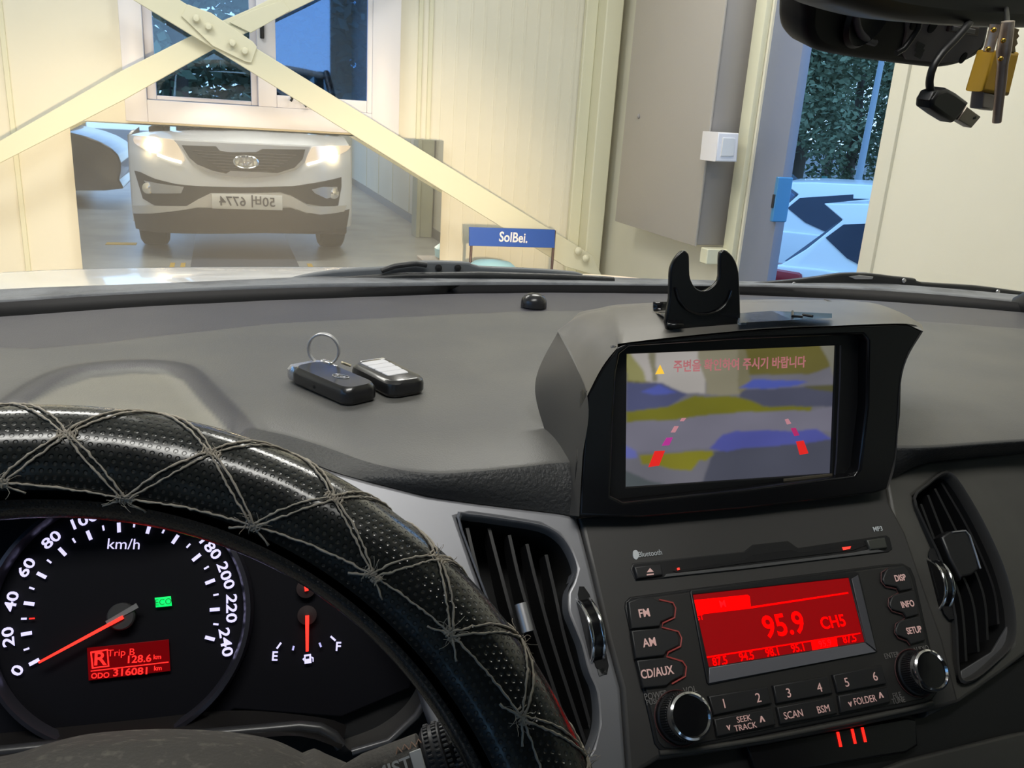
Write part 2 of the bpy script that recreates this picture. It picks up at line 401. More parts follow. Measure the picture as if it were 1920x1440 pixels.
# X brace of cream steel in front of the window
def bar(name, pts, par, y, th=.02, bev=.003):
    return plate(name, FrY(y), pts, cream2_m, par, thick=th, bevel=bev)
xb = empty('cross_brace', (.15, YW-.25, 1.6), 'cream painted steel cross brace crossing in front of the window', 'brace')
bar('brace_arm', [(-60, 290), (0, 264), (225, 134), (400, 46), (470, 16), (900, -200), (900, -160), (590, 0), (412, 86), (235, 186), (0, 306), (-60, 332)], xb, YW-.22)
bar('brace_arm', [(240, -30), (290, -30), (480, 90), (1110, 478), (1130, 520), (1060, 500), (395, 88), (250, 0)], xb, YW-.27)
bar('gusset_plate', [(352, 8), (396, 24), (474, 78), (482, 88), (472, 118), (460, 116), (398, 86), (340, 30)], xb, YW-.282, .012)
bar('gusset_plate', [(430, 42), (470, 20), (530, 0), (545, 20), (470, 62)], xb, YW-.232, .008)
for px, py in ((368, 35), (391, 50), (436, 81), (459, 96)):
    p = pY(px, py, YW-.295)
    lathe('bolt', [(.018, 0), (.018, .006), (.012, .014), (.0, .016)], cream2_m, xb, 16, Matrix.Translation(p) @ Matrix.Rotation(R(90), 4, 'X'), cap=False)
for px, py in ((1084, 470), (1098, 484)):
    p = pY(px, py, YW-.285)
    lathe('bolt', [(.022, 0), (.022, .008), (.012, .016), (.0, .018)], cream2_m, xb, 16, Matrix.Translation(p) @ Matrix.Rotation(R(90), 4, 'X'), cap=False)
# mirror on the wall
mm = bpy.data.materials.new('mirror_silver'); mm.use_nodes = True; nt = mm.node_tree; b = nt.nodes['Principled BSDF']
b.inputs['Metallic'].default_value = 1; b.inputs['Base Color'].default_value = (.86, .86, .84, 1); b.inputs['Roughness'].default_value = .012
df = nt.nodes.new('ShaderNodeBsdfDiffuse'); df.inputs[0].default_value = (.75, .74, .7, 1); mx = nt.nodes.new('ShaderNodeMixShader'); mx.inputs[0].default_value = .12
nt.links.new(b.outputs[0], mx.inputs[1]); nt.links.new(df.outputs[0], mx.inputs[2]); nt.links.new(mx.outputs[0], nt.nodes['Material Output'].inputs[0])
a0, a1 = pY(130, 227, YM), pY(832, 264, YM)
mir = box('wall_mirror', (a0.x, YM, .12), (a1.x, YM+.012, (a0.z+a1.z)/2), mm)
tag(mir, 'wide frameless wall mirror below the window reflecting the white car', 'mirror')
# floor pit cover and yellow marks between the wheels
pc = pY(356, 420, 2*YM-2.2)
box_ = box('pit_cover', (-.26, -.6, GZ), (.58, 2.75, GZ+.02), mat('dark_blue_mat', (.06, .075, .1), .4), None, .004); tag(box_, 'dark blue grey floor plate lying between the wheels of the white car', 'floor plate')
ymat = mat('yellow_paint', (.55, .36, .05), .6)
for i, (x0, y0, x1, y1, lb) in enumerate(((-.42, 2.0, -.385, 3.0, 'yellow stripe along the left edge of the dark floor plate'), (-.34, 2.0, -.305, 3.0, 'yellow stripe touching the dark floor plate, inner one of the left pair'),
        (.66, 2.0, .70, 2.35, 'short yellow stripe right of the dark floor plate'), (-1.0, .98, -.75, 1.1, 'yellow floor dash beside the left front tyre'))):
    tag(box('floor_marking', (x0, y0, GZ), (x1, y1, GZ+.003), ymat), lb, 'floor marking')
# blue header stand by the wall
st = empty('sign_stand', (1.2, YW-.25, GZ), 'low stand with blue header sign in front of the cream wall', 'sign')
fs = FrY(YW-.3)
for a in ((881, 430, 885, 520), (1036, 432, 1034, 520)):
    p, q = fs.hit(a[0]+4, a[1]), fs.hit(a[2]+4, a[3]); tube('leg', [p, Vector((p.x, p.y, GZ))], .008, mat('stand_leg', (.16, .11, .1), .4, metal=.5), st, 8)
plate('header_panel', fs, [(880, 426), (1041, 431), (1040, 465), (880, 461)], blue_sign, st, n=.012, thick=.012, bevel=.002)
letters('header_lettering', fs, [('SolBei.', 963, 446, .075, -2, True, .82)], mat('sign_white', (.8, .8, .82), .5, emit=(1, 1, 1), es=.0), st, n=.014)
box('lower_shelf', (1.12, YW-.5, .5), (1.62, YW-.28, .52), mat('stand_leg2', (.3, .28, .26), .4), st, .004)
bm = bmesh.new(); bm_lathe(bm, [(.13, 0), (.145, .01), (.15, .06), (.1, .1), (0, .115)], 32, Matrix.Translation((1.36, YW-.4, .52)), cap=False)
tag(from_bm('basin', bm, mat('pale_blue_plastic', (.35, .6, .66), .4), None, None, 40), 'pale blue round basin upturned on the stand under the blue sign', 'basin')

# ================================================================ OUTSIDE
OZ = -.58
o = box('yard_ground', (-60, YW+.15, OZ-.1), (80, 90, OZ), asphalt_m); struct(o)
o = box('yard_ground', (XR+.15, -40, OZ-.1), (80, YW+.15, OZ), asphalt_m); struct(o)
o = box('yard_ground', (-60, -40, OZ-.1), (XR+.15, YB-.15, OZ), asphalt_m); struct(o)
o = box('yard_ground', (-60, YB-.15, OZ-.1), (XL-.2, YW+.15, OZ), asphalt_m); struct(o)
def tree(name, loc, h, rad, n, label, seed, m=leaf_m, low=.25, ls=1):
    rnd = random.Random(seed)
    t = empty(name, loc, label, 'tree', 'trees behind the yard'); x, y, z = loc
    tube('trunk', [(x, y, z), (x+.1, y, z+h*.3), (x-.1, y+.1, z+h*.8)], .16, bark_m, t, 8, rad=[.2, .14, .05])
    bm = bmesh.new()
    blobs = [(Vector((rnd.uniform(-.6, .6)*rad, rnd.uniform(-.6, .6)*rad, rnd.uniform(low, .92)*h)), rnd.uniform(.25, .5)*rad) for _ in range(17)]
    for _ in range(n):
        c, rr = rnd.choice(blobs); d = Vector((rnd.gauss(0, 1), rnd.gauss(0, 1), rnd.gauss(0, 1))).normalized()*rr*rnd.uniform(.6, 1.05)
        p = Vector(loc)+c+d; s = rnd.uniform(.05, .11)*ls
        a = Vector((rnd.uniform(-1, 1), rnd.uniform(-1, 1), rnd.uniform(-.6, .6))).normalized(); b = a.orthogonal().normalized()
        b.rotate(Matrix.Rotation(rnd.uniform(0, 6.28), 3, a))
        q = [p-a*s, p+b*s*.5, p+a*s, p-b*s*.5]; bm.faces.new([bm.verts.new(v) for v in q])
    bm.normal_update(); me = bpy.data.meshes.new('crown'); bm.to_mesh(me); bm.free(); link('crown', me, m, t)
for i, (px, d, h, rad, lb) in enumerate(((1500, 21, 4.6, 2.0, 'bushy green tree beyond the parked cars, beside the blue grey door'), (1600, 27, 6.2, 2.3, 'green tree behind the lamp post, seen through the doorway'),
        (1730, 23, 5.2, 1.7, 'green tree at the far side of the yard near the cream wall edge'), (1560, 36, 7.5, 3.2, 'tall far tree showing sky gaps above the parked cars'),
        (330, 16, 7.6, 2.6, 'dark tree outside the left half of the window'), (480, 25, 6.5, 3.2, 'far tree outside behind the middle post of the window'), (640, 18, 4.2, 2.3, 'tree outside the blue right pane'), (190, 36, 9, 3, 'tree outside hidden left of the window'))):
    v = ray(px, 250); v.z = 0; v.normalize(); p = C0+v*d
    tree('tree', (p.x, p.y, OZ), h, rad, 9000, lb, i, leaf_m if i % 2 else leaf2_m, .12, 1.7 if px < 700 else 1)
# hedge line, fence rail and bank at the far side
v = ray(1560, 250); v.z = 0; v.normalize(); c = C0+v*19
fc = empty('boundary_fence', (c.x, c.y, OZ), 'low green railing in front of the trees across the yard', 'fence')
fu = Vector((-v.y, v.x, 0))*-1
gm = mat('fence_green', (.06, .2, .18), .5)
for k in (-1, 1):
    tube('rail', [c-fu*8+Vector((0, 0, OZ+.78+k*.18)), c+fu*8+Vector((0, 0, OZ+.78+k*.18))], .035, gm, fc, 6)
for k in range(-4, 5):
    tube('post', [c+fu*k*2+Vector((0, 0, OZ)), c+fu*k*2+Vector((0, 0, OZ+1.15))], .06, gm, fc, 6)
for o in fc.children: o.location.z -= C0.z
v2 = ray(1622, 250); v2.z = 0; v2.normalize(); lp = C0+v2*16; lp.z = OZ
lpm = mat('lamp_post_grey', (.3, .36, .42), .5)
L_ = empty('street_lamp', lp, 'thin grey street lamp standing among the trees beyond the cars', 'street lamp')
tube('pole', [lp, lp+Vector((.1, 0, 4.4))], .06, lpm, L_, 8, rad=[.07, .035]); tube('arm', [lp+Vector((.07, 0, 3.4)), lp+Vector((.3, 0, 3.6)), lp+Vector((.55, 0, 3.5))], .05, lpm, L_, 6)

def parked_car(loc, yaw, paint, label, name='parked_car', s=1):
    c = empty(name, (0, 0, 0), label, 'car')
    def pr(nm, prof, w0, w1, zt0, zt1, mt, bev, par=c, both=True):
        bm = bmesh.new(); A = [bm.verts.new((x, -1, z)) for x, z in prof]; B = [bm.verts.new((x, 1, z)) for x, z in prof]
        bm.faces.new(A); bm.faces.new(B[::-1])
        for i in range(len(A)): bm.faces.new((A[i], B[i], B[(i+1) % len(A)], A[(i+1) % len(A)]))
        for v in bm.verts:
            t = min(max((v.co.z-zt0)/(zt1-zt0), 0), 1); v.co.y *= w0+(w1-w0)*t
        bmesh.ops.recalc_face_normals(bm, faces=bm.faces)
        if bev: bmesh.ops.bevel(bm, geom=list(bm.edges), offset=bev, segments=3, affect='EDGES', profile=.6)
        return from_bm(nm, bm, mt, par, None, 40)
    body = [tuple(q[:2]) for q in cr([(0, .42, 0), (-.06, .62, 0), (.02, .84, 0), (.12, .98, 0), (1.2, 1.0, 0), (2.4, .98, 0), (3.2, .9, 0), (3.85, .8, 0), (4.16, .62, 0), (4.15, .35, 0), (4.0, .22, 0), (2.0, .2, 0), (.2, .24, 0)], 3)]
    pr('body', body, .86, .80, .75, 1.02, paint, .02)
    gh = [(.1, .96), (.28, 1.12), (.48, 1.36), (.3, 1.46), (.6, 1.49), (1.4, 1.52), (2.1, 1.48), (2.5, 1.36), (3.05, .98), (2.9, .9), (.2, .9)]
    pr('cabin', gh, .80, .56, .95, 1.52, paint, .015)
    gl = mat('car_glass_dark', (.06, .08, .13), .12)
    def side(nm, poly):
        for sgn in (-1, 1):
            bm = bmesh.new(); vs = []
            for x, z in poly:
                y = .80+(.56-.80)*(z-.95)/.57; vs.append(bm.verts.new((x, sgn*(y+.004), z)))
            bm.faces.new(vs); ex = bmesh.ops.solidify(bm, geom=list(bm.faces), thickness=.012); from_bm(nm, bm, gl, c)
    side('side_window', [(.40, 1.22), (.50, 1.33), (1.0, 1.41), (1.05, 1.03), (.85, 1.02), (.60, 1.10)])
    side('side_window', [(1.1, 1.01), (1.0, 1.37), (1.75, 1.42), (1.85, 1.02)]); side('side_window', [(1.92, 1.02), (1.82, 1.42), (2.2, 1.38), (2.7, 1.04)])
    pr('rear_window', [(.11, 1.0), (.44, 1.35), (.46, 1.33), (.16, .99)], .70, .5, .95, 1.45, gl, 0)
    pr('windscreen', [(2.52, 1.37), (3.06, 1.0), (3.0, 1.0), (2.48, 1.35)], .74, .54, .95, 1.45, gl, 0)
    for sgn in (-1, 1):
        bm = bmesh.new(); bm_box(bm, (-.07, sgn*.66-.2, .86), (.32, sgn*.66+.205, .95), .03, 2); from_bm('tail_lamp', bm, mat('tail_lamp_red', (.3, .02, .03), .2), c, None, 40)
        for x in (.85, 1.95):
            bm = bmesh.new(); bm_box(bm, (x, sgn*.845-.02, .79), (x+.2, sgn*.845+.02, .83), .015, 2); from_bm('door_handle', bm, satin_m, c, None, 40)
        for x in (.75, 3.3):
            w_ = lathe('wheel', [(.18, -.1), (.3, -.11), (.32, -.08), (.32, .08), (.3, .11), (.18, .1)], tyre_m, c, 28, Matrix.Translation((x, sgn*.76, .32)) @ Matrix.Rotation(R(90), 4, 'X'))
            lathe('hub', [(.19, -.115), (.17, -.1), (.05, -.12), (.19, .115)], satin_m, w_, 20, Matrix.Translation((x, sgn*.76, .32)) @ Matrix.Rotation(R(90), 4, 'X'))
        tube('sill_strip', [(.9, sgn*.87, .36), (3.0, sgn*.87, .36)], .02, paint, c, 6)
    c.matrix_world = Matrix.Translation(loc) @ Matrix.Rotation(yaw, 4, 'Z') @ Matrix.Scale(s, 4)
    return c
def hz(px, d):
    v = ray(px, 350); v.z = 0; return C0+v.normalized()*d
p = hz(1442, 6.9); parked_car((p.x+.745, p.y+.43, OZ), R(-58), mat('bright_white_paint', (.8, .82, .84), .25, coat=.5), 'white hatchback nearest the doorway with a red tail lamp')
p = hz(1415, 9.3); parked_car((p.x+.5, p.y+.6, OZ), R(-44), mat('bright_white_paint', (.8, .82, .84), .25), 'white car parked behind the nearer white hatchback')
p = pD(1470, 400, 15); parked_car((p.x-2.6, p.y+.8, OZ), R(-46), mat('blue_car_paint', (.05, .1, .2), .25), 'dark blue car in the third row near the green railing')
struct(box('wall_yard', (-12.3, -9, OZ), (-12, 4, 3.4), mat('yard_wall_grey', (.4, .4, .4), .8)))
parked_car((-1.4, 9.8, OZ), R(4), mat('blue_car_paint2', (.08, .2, .6), .25), 'blue car parked outside under the window', s=1.02)
struct(box('floor_apron', (-12, -6, GZ-.1), (XL-.1, 3, GZ), asphalt_m))
parked_car((-5.25, -2.2, GZ), R(0), mat('dark_car_paint', (.025, .027, .032), .2, coat=.4), 'dark car beside the white car, seen only in the wall mirror')

# ================================================================ THE WHITE CAR'S FRONT (seen in the wall mirror; its bonnet straight through the windscreen)
XC = .19
def fYs(x, z):
    a = min(abs(x)/.91, 1.0)
    return 1.98-.12*a*a-.30*a**6-.55*max(0, z-.84)**1.4-.35*max(0, .42-z)
def cz(px, py):
    Y = 1.9
    for _ in range(8):
        P = pY(px, py, 2*YM-Y); Y = fYs(P.x-XC, P.z)
    return (P.x-XC, P.z)
car = empty('white_car', (XC, 1.0, GZ), 'white car whose front is reflected in the wall mirror, headlamps lit', 'car')
def conform(name, poly, mt, off=.004, thick=.01, par=None, k=0, px=True, holes=()):
    def pre(pp):
        q = [cz(*p) for p in pp] if px else pp
        return [tuple(v[:2]) for v in cr([(a, b, 0) for a, b in q], k)] if k else q
    me = curve_mesh([pre(poly)]+[pre(h) for h in holes], thick/2, .0012, 1)
    bm = bmesh.new(); bm.from_mesh(me); bpy.data.meshes.remove(me)
    for ax in (0, 1):
        n = Vector((1, 0, 0)) if ax == 0 else Vector((0, 1, 0)); t = -1.0 if ax == 0 else .2
        while t < 1.2:
            bmesh.ops.bisect_plane(bm, geom=list(bm.verts)+list(bm.edges)+list(bm.faces), plane_co=n*t, plane_no=n); t += .05
    for v in bm.verts:
        x, z, d = v.co
        z = z if z < 1.02 else 1.02+(z-1.02)*.12
        v.co = Vector((XC+x, fYs(x, z)+off+d, z))
    return from_bm(name, bm, mt, par or car, None, 40)
# painted shell: fascia, wings, bonnet
XS = [-.91+1.82*i/96 for i in range(97)]
bm = bmesh.new(); zs = [.33+.70*j/18 for j in range(19)]
G = [[bm.verts.new((XC+x, fYs(x, z)-.001, z)) for x in XS] for z in zs]
def inlo(x, z): return False
for j in range(18):
    for i in range(96): bm.faces.new((G[j][i], G[j][i+1], G[j+1][i+1], G[j+1][i]))
for sgn, col in ((-1, 0), (1, 96)):
    prev = [G[j][col] for j in range(19)]
    for y in (1.45, 1.3):
        cur = [bm.verts.new((XC+sgn*(.912-.03*max(0, (z-.8))/.3), y, z)) for z in zs]
        for j in range(18): bm.faces.new((prev[j], cur[j], cur[j+1], prev[j+1]))
        prev = cur
from_bm('front_bumper', bm, car_white, car, None, 60)
for sgn in (-1, 1):   # wing with wheel arch
    pts = [(1.3, .33), (1.3, 1.03), (.9, 1.05), (.5, 1.06), (.5, .3), (.62, .3)]+[(1.02+.40*math.cos(a), .40+.40*math.sin(a)) for a in [R(195-15*i) for i in range(0, 14)]]+[(1.3, .33)]
    me = curve_mesh([pts[:-1]], .01, 0); 
    link('wing', me, car_white, car, Matrix.Translation((XC+sgn*.905, 0, 0)) @ Matrix(((0, 0, 1, 0), (1, 0, 0, 0), (0, 1, 0, 0), (0, 0, 0, 1))))
rows = []
for t in [i/9 for i in range(10)]:
    row = []
    for x in [-.88+1.76*i/14 for i in range(15)]:
        a = abs(x)/.88; yf = fYs(x, 1.03)-.004; yb = 1.12-.10*a*a
        y = yf+(yb-yf)*t; s = math.sin(min(t*1.25, 1)*math.pi/2)
        z = 1.030+.068*s-.012*a**3*s-.05*max(0, .15-(XC+x))*s+.004*math.exp(-((a-.55)/.12)**2)*s
        row.append(Vector((XC+.06*t+x*(1-.06*t), y, z)))
    rows.append(row)
loft('bonnet', rows, car_white, car, 60, 3)
box('underbody', (XC-.78, .3, .24), (XC+.78, 1.5, .40), black_m, car, .02)
bm = bmesh.new(); bm_box(bm, (XC-.86, 1.3, .26), (XC+.86, 1.62, .34), .02, 2)
from_bm('valance', bm, mat('valance_dark', (.035, .028, .025), .6), car, None, 40)
# lower black mask of the bumper, silver skid band
conform('lower_intake', [(252, 320), (262, 322), (290, 335), (330, 345), (370, 349), (460, 351), (550, 349), (600, 341), (640, 332), (640, 350), (634, 385), (615, 388), (575, 382), (545, 366), (525, 360), (395, 362), (372, 374), (350, 386), (290, 385), (268, 372)], darkgrille, .006, .012, k=0)
conform('skid_band', [(248, 384), (275, 384), (350, 386), (372, 373), (395, 362), (525, 362), (548, 368), (578, 386), (650, 384), (645, 396), (600, 402), (575, 398), (545, 388), (370, 388), (345, 393), (270, 400), (250, 396)], mat('skid_silver', (.55, .53, .5), .35, metal=.3), .012, .012, k=0)
conform('lower_mesh', [(250, 400), (345, 394), (370, 390), (545, 390), (575, 400), (655, 392), (650, 425), (255, 428)], mat('lower_black', (.03, .024, .022), .6), .004, .02, k=0)
# grille
conform('grille_surround', [(326, 262), (360, 264), (450, 267), (560, 274), (582, 272), (572, 303), (556, 318), (520, 329), (470, 334), (420, 330), (380, 320), (356, 302), (340, 278)], satin_m, .006, .014)
conform('grille', [(341, 272), (405, 274), (412, 282), (428, 285), (480, 285), (492, 279), (503, 279), (572, 280), (567, 298), (552, 314), (520, 324), (500, 323), (488, 322), (432, 320), (424, 325), (400, 320), (370, 308), (355, 295)], darkgrille, .016, .012)
bm = bmesh.new()
for i in range(7):
    z = cz(460, 287+i*5.5)[1]; hw = .40-.035*i
    bm_tube(bm, [(XC+x, fYs(x, z)+.024, z) for x in [-hw+2*hw*q/16 for q in range(17)]], .004, 5)
from_bm('grille_bars', bm, mat('grille_bar', (.07, .065, .06), .4), car, None, 60)
# oval emblem
ex, ez = cz(461, 303); ey = fYs(ex, ez)+.03
Mx = Matrix.Translation((XC+ex, ey, ez)) @ Matrix.Rotation(R(-90), 4, 'X') @ Matrix.Diagonal((1, .55, 1, 1))
em = lathe('emblem', [(.075, 0), (.098, .004), (.1, .012), (.09, .018), (.08, .012), (0, .010)], chrome_m, car, 40, Mx, cap=False)
em_l = text_mesh('KIA', .075, True, .004, sx=1.05)
link('emblem_lettering', em_l, chrome_m, em, Matrix.Translation((XC+ex, ey+.016, ez)) @ Matrix.Rotation(R(180), 4, 'Z') @ Matrix.Rotation(R(90), 4, 'X'))
# number plate
nx, nz = cz(464, 378); ny = fYs(nx, nz)+.035
pl = box('licence_plate', (XC+nx-.275, ny-.012, nz-.06), (XC+nx+.275, ny, nz+.06), mat('plate_white', (.7, .69, .64), .5), car, .004)
link('plate_lettering', text_mesh('50버 6774', .105, False, .001, sx=1.0, off=.012), mat('plate_black', (.05, .05, .06), .6), pl, Matrix.Translation((XC+nx, ny+.003, nz)) @ Matrix.Rotation(R(180), 4, 'Z') @ Matrix.Rotation(R(90), 4, 'X'))
# lamps
for side, poly, bc, dl, fog, fc_ in ((0, [(262, 232), (292, 236), (318, 252), (338, 280), (346, 302), (325, 300), (290, 288), (262, 275), (250, 262)], (287, 262), [(296, 290), (318, 298), (340, 304)], [(270, 338), (300, 344), (345, 350), (340, 362), (285, 362)], (278, 352)),
                           (1, [(652, 252), (622, 250), (596, 262), (580, 285), (572, 305), (592, 304), (628, 292), (655, 278)], (617, 274), [(576, 308), (598, 302), (618, 294)], [(584, 355), (605, 350), (632, 350), (632, 366), (612, 372), (590, 362)], (625, 362))):
    hd = conform('headlamp', poly, headglass, .006, .012, k=3)
    x, z = cz(*bc); z = min(z, .975); Mb = Matrix.Translation((XC+x, fYs(x, z)+.02, z)) @ Matrix.Rotation(R(-90), 4, 'X')
    lathe('bulb_lens', [(.05, 0), (.045, .012), (.03, .02), (0, .024)], headglow, hd, 24, Mb, cap=False)
    a = [cz(*q) for q in dl]; tube('position_light', [(XC+q[0], fYs(*q)+.02, q[1]) for q in a], .011, drl_m, hd, 8)
    conform('fog_lamp_surround', fog, satin_m, .018, .008)
    x2, z2 = cz(*fc_); lathe('fog_lamp', [(.045, 0), (.045, .015), (.03, .02), (0, .022)], chrome_m, car, 20, Matrix.Translation((XC+x2, fYs(x2, z2)+.02, z2)) @ Matrix.Rotation(R(-90), 4, 'X'), cap=False)
    l = bpy.data.lights.new('headlamp_beam', 'SPOT'); l.energy = 165; l.color = (1, .74, .45); l.spot_size = R(52); l.spot_blend = .85; l.shadow_soft_size = .05
    lo = bpy.data.objects.new('headlamp_beam', l); COL.objects.link(lo); lo.location = (XC+x, fYs(x, z)+.08, z); lo.rotation_euler = (R(83), 0, 0)
for sgn in (-1, 1):
    Mw = Matrix.Translation((XC+sgn*.775, 1.02, GZ+.355)) @ Matrix.Rotation(R(90), 4, 'Y')
    t_ = lathe('tyre', [(.22, -.1), (.32, -.115), (.35, -.095), (.355, -.06), (.355, .06), (.35, .095), (.32, .115), (.22, .1)], tyre_m, car, 36, Mw)
    lathe('wheel_rim', [(.225, -.09), (.2, -.07), (.06, -.08), (.05, .08), (.2, .07), (.225, .09)], satin_m, t_, 24, Mw)

# ================================================================ DASHBOARD
DZ = 1.165
S = Fr(1450, 1200, .62, 48)          # slope of the centre stack and instrument face
def linfill(pts, n):
    """resample polyline (photo points) evenly by x"""
    out = []; x0, x1 = pts[0][0], pts[-1][0]
    for i in range(n+1):
        x = x0+(x1-x0)*i/n; j = 0
        while j < len(pts)-2 and pts[j+1][0] < x: j += 1
        a, b = pts[j], pts[j+1]; t = (x-a[0])/(b[0]-a[0]); out.append((x, a[1]+(b[1]-a[1])*t))
    return out
def smooth_pts(pts, k=5): return [tuple(v[:2]) for v in cr([(a, b, 0) for a, b in pts], k, False)]
FAR = [(-330, 612), (0, 589), (365, 566), (700, 553), (965, 546), (1256, 548), (1387, 550), (1623, 560), (1920, 583), (2000, 592)]
NEAR = [(-330, 900), (0, 900), (250, 893), (370, 868), (430, 832), (468, 800), (520, 802), (600, 825), (700, 858), (800, 876), (900, 873), (1035, 858), (1085, 850), (1130, 800), (1200, 790), (1500, 780), (1640, 790), (1680, 830), (1920, 818), (2000, 814)]
SEAM = [(-330, 968), (0, 965), (250, 955), (380, 920), (440, 880), (478, 836), (520, 840), (620, 882), (700, 905), (800, 930), (900, 945), (1050, 963), (1090, 968), (1140, 900), (1200, 880), (1500, 860), (1640, 860), (1668, 897), (1740, 868), (1920, 850), (2000, 846)]
NU, NT = 360, 110
far_c, near_c, seam_c = [linfill(smooth_pts(p), NU) for p in (FAR, NEAR, SEAM)]
STEP = linfill([(-330, 655), (0, 650), (60, 652), (200, 640), (500, 606), (700, 595), (960, 583), (1256, 580), (1550, 590), (1580, 590), (1700, 600), (2000, 622)], 400)
ARCH_O = [(0, 752), (60, 706), (110, 682), (190, 670), (270, 667), (335, 671), (375, 695), (420, 745), (470, 790), (500, 806)]
ARCH_I = [(60, 757), (110, 728), (170, 708), (250, 700), (310, 702), (345, 718), (385, 765), (430, 812), (455, 832)]
arch_poly = [pZ(x, y, DZ) for x, y in ARCH_I]
arch_mid = [pZ((a[0]+b[0])/2, (a[1]+b[1])/2, DZ) for a, b in zip(smooth_pts(ARCH_O, 4)[::1], smooth_pts(ARCH_I, 4))]
arch_poly_full = arch_poly+[pZ(470, 860, DZ), pZ(460, 980, DZ), pZ(-200, 990, DZ), pZ(-200, 800, DZ), pZ(0, 790, DZ)]
def pip(x, y, poly):
    c = False; j = len(poly)-1
    for i in range(len(poly)):
        a, b = poly[i], poly[j]
        if (a.y > y) != (b.y > y) and x < (b.x-a.x)*(y-a.y)/(b.y-a.y)+a.x: c = not c
        j = i
    return c
def dmin(x, y, pl_):
    best = 9
    for a, b in zip(pl_, pl_[1:]):
        dx, dy = b.x-a.x, b.y-a.y; t = min(max(((x-a.x)*dx+(y-a.y)*dy)/(dx*dx+dy*dy+1e-12), 0), 1)
        best = min(best, math.hypot(a.x+dx*t-x, a.y+dy*t-y))
    return best
step_w = [pZ(x, y, DZ) for x, y in STEP]
def step_y(X):
    j = 0
    while j < len(step_w)-2 and step_w[j+1].x < X: j += 1
    return step_w[j].y
dash = empty('dashboard', (.38, .75, 1.1), 'dusty dark grey dashboard stretching below the windscreen', 'dashboard')
bm = bmesh.new(); GR = []; ZC_ = []
for i in range(NU+1):
    A, B = pZ(*far_c[i], DZ), pZ(*near_c[i], DZ); Sm = S.hit(*seam_c[i]); col = []
    fdir = Vector((0, -1, 0))
    for t in range(NT+1):
        q = t/NT; p = A.lerp(B, q); h = 0
        dy = step_y(p.x)-p.y                                  # >0 in front of the step line
        s_ = min(max((dy+.003)/.006, 0), 1); s_ = s_*s_*(3-2*s_); h += .0022*s_-.0022
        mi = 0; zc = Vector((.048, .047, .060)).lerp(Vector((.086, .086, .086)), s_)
        if p.x < .1:
            d = dmin(p.x, p.y, arch_mid)
            if d < .02: h += .003*(1-(d/.02)**2)**2
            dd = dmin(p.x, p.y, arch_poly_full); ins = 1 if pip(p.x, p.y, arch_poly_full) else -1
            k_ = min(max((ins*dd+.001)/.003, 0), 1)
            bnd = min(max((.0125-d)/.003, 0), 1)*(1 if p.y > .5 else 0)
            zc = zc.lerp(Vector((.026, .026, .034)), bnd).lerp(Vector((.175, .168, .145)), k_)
        h += .0006*noise.noise(p*14)
        h -= .004*max(0, (q-.9)/.1)**2
        col.append((Vector((p.x, p.y, p.z+h)), mi, zc))
    last = col[-1][0]
    for t in range(1, 9):                                      # rolled lip, then grained face down to the seam
        q = t/8; e = last.lerp(Sm, q); bul = .0045*math.sin(math.pi*min(q, 1))*(1 if 470 < near_c[i][0] else .6)
        col.append((e+Vector((0, -bul*.75, bul*.2)), 1 if near_c[i][0] > 462 else 0, col[NT][2]))
    GR.append([(bm.verts.new(p), mi) for p, mi, zc in col]); ZC_.extend([zc for p, mi, zc in col])
for i in range(NU):
    for t in range(len(GR[0])-1):
        f = bm.faces.new((GR[i][t][0], GR[i+1][t][0], GR[i+1][t+1][0], GR[i][t+1][0])); f.smooth = True
        f.material_index = max(GR[i][t+1][1], 0)
me = bpy.data.meshes.new('top_pad'); bmesh.ops.recalc_face_normals(bm, faces=bm.faces); bm.to_mesh(me); bm.free()
ca = me.color_attributes.new('zone', 'FLOAT_COLOR', 'POINT')
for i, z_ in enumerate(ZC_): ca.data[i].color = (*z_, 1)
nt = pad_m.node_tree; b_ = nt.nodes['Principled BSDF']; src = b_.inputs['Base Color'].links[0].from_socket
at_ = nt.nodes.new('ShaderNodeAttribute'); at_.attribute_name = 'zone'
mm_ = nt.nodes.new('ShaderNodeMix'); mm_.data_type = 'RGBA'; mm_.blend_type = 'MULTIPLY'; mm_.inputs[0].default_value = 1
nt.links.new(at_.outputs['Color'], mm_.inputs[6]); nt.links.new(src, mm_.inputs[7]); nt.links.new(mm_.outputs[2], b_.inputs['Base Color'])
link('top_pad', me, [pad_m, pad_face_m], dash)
# passenger side panel under the pad
PL = Fr(1850, 1000, .67, 48)
plate('passenger_panel', S, [(1660, 893), (1740, 864), (1920, 846), (2250, 830), (2250, 1010), (2060, 1120), (1960, 1200), (1880, 1262), (1800, 1318), (1740, 1345), (1700, 1100), (1670, 950)], stack2_m, dash, n=-.002, thick=.012, bevel=.003, sm=0,
      holes=[[(1713, 930), (1765, 886), (1788, 894), (1826, 955), (1858, 1020), (1884, 1080), (1899, 1150), (1898, 1205), (1870, 1240), (1827, 1276), (1798, 1280), (1791, 1242), (1786, 1156), (1763, 1061), (1733, 992)]])
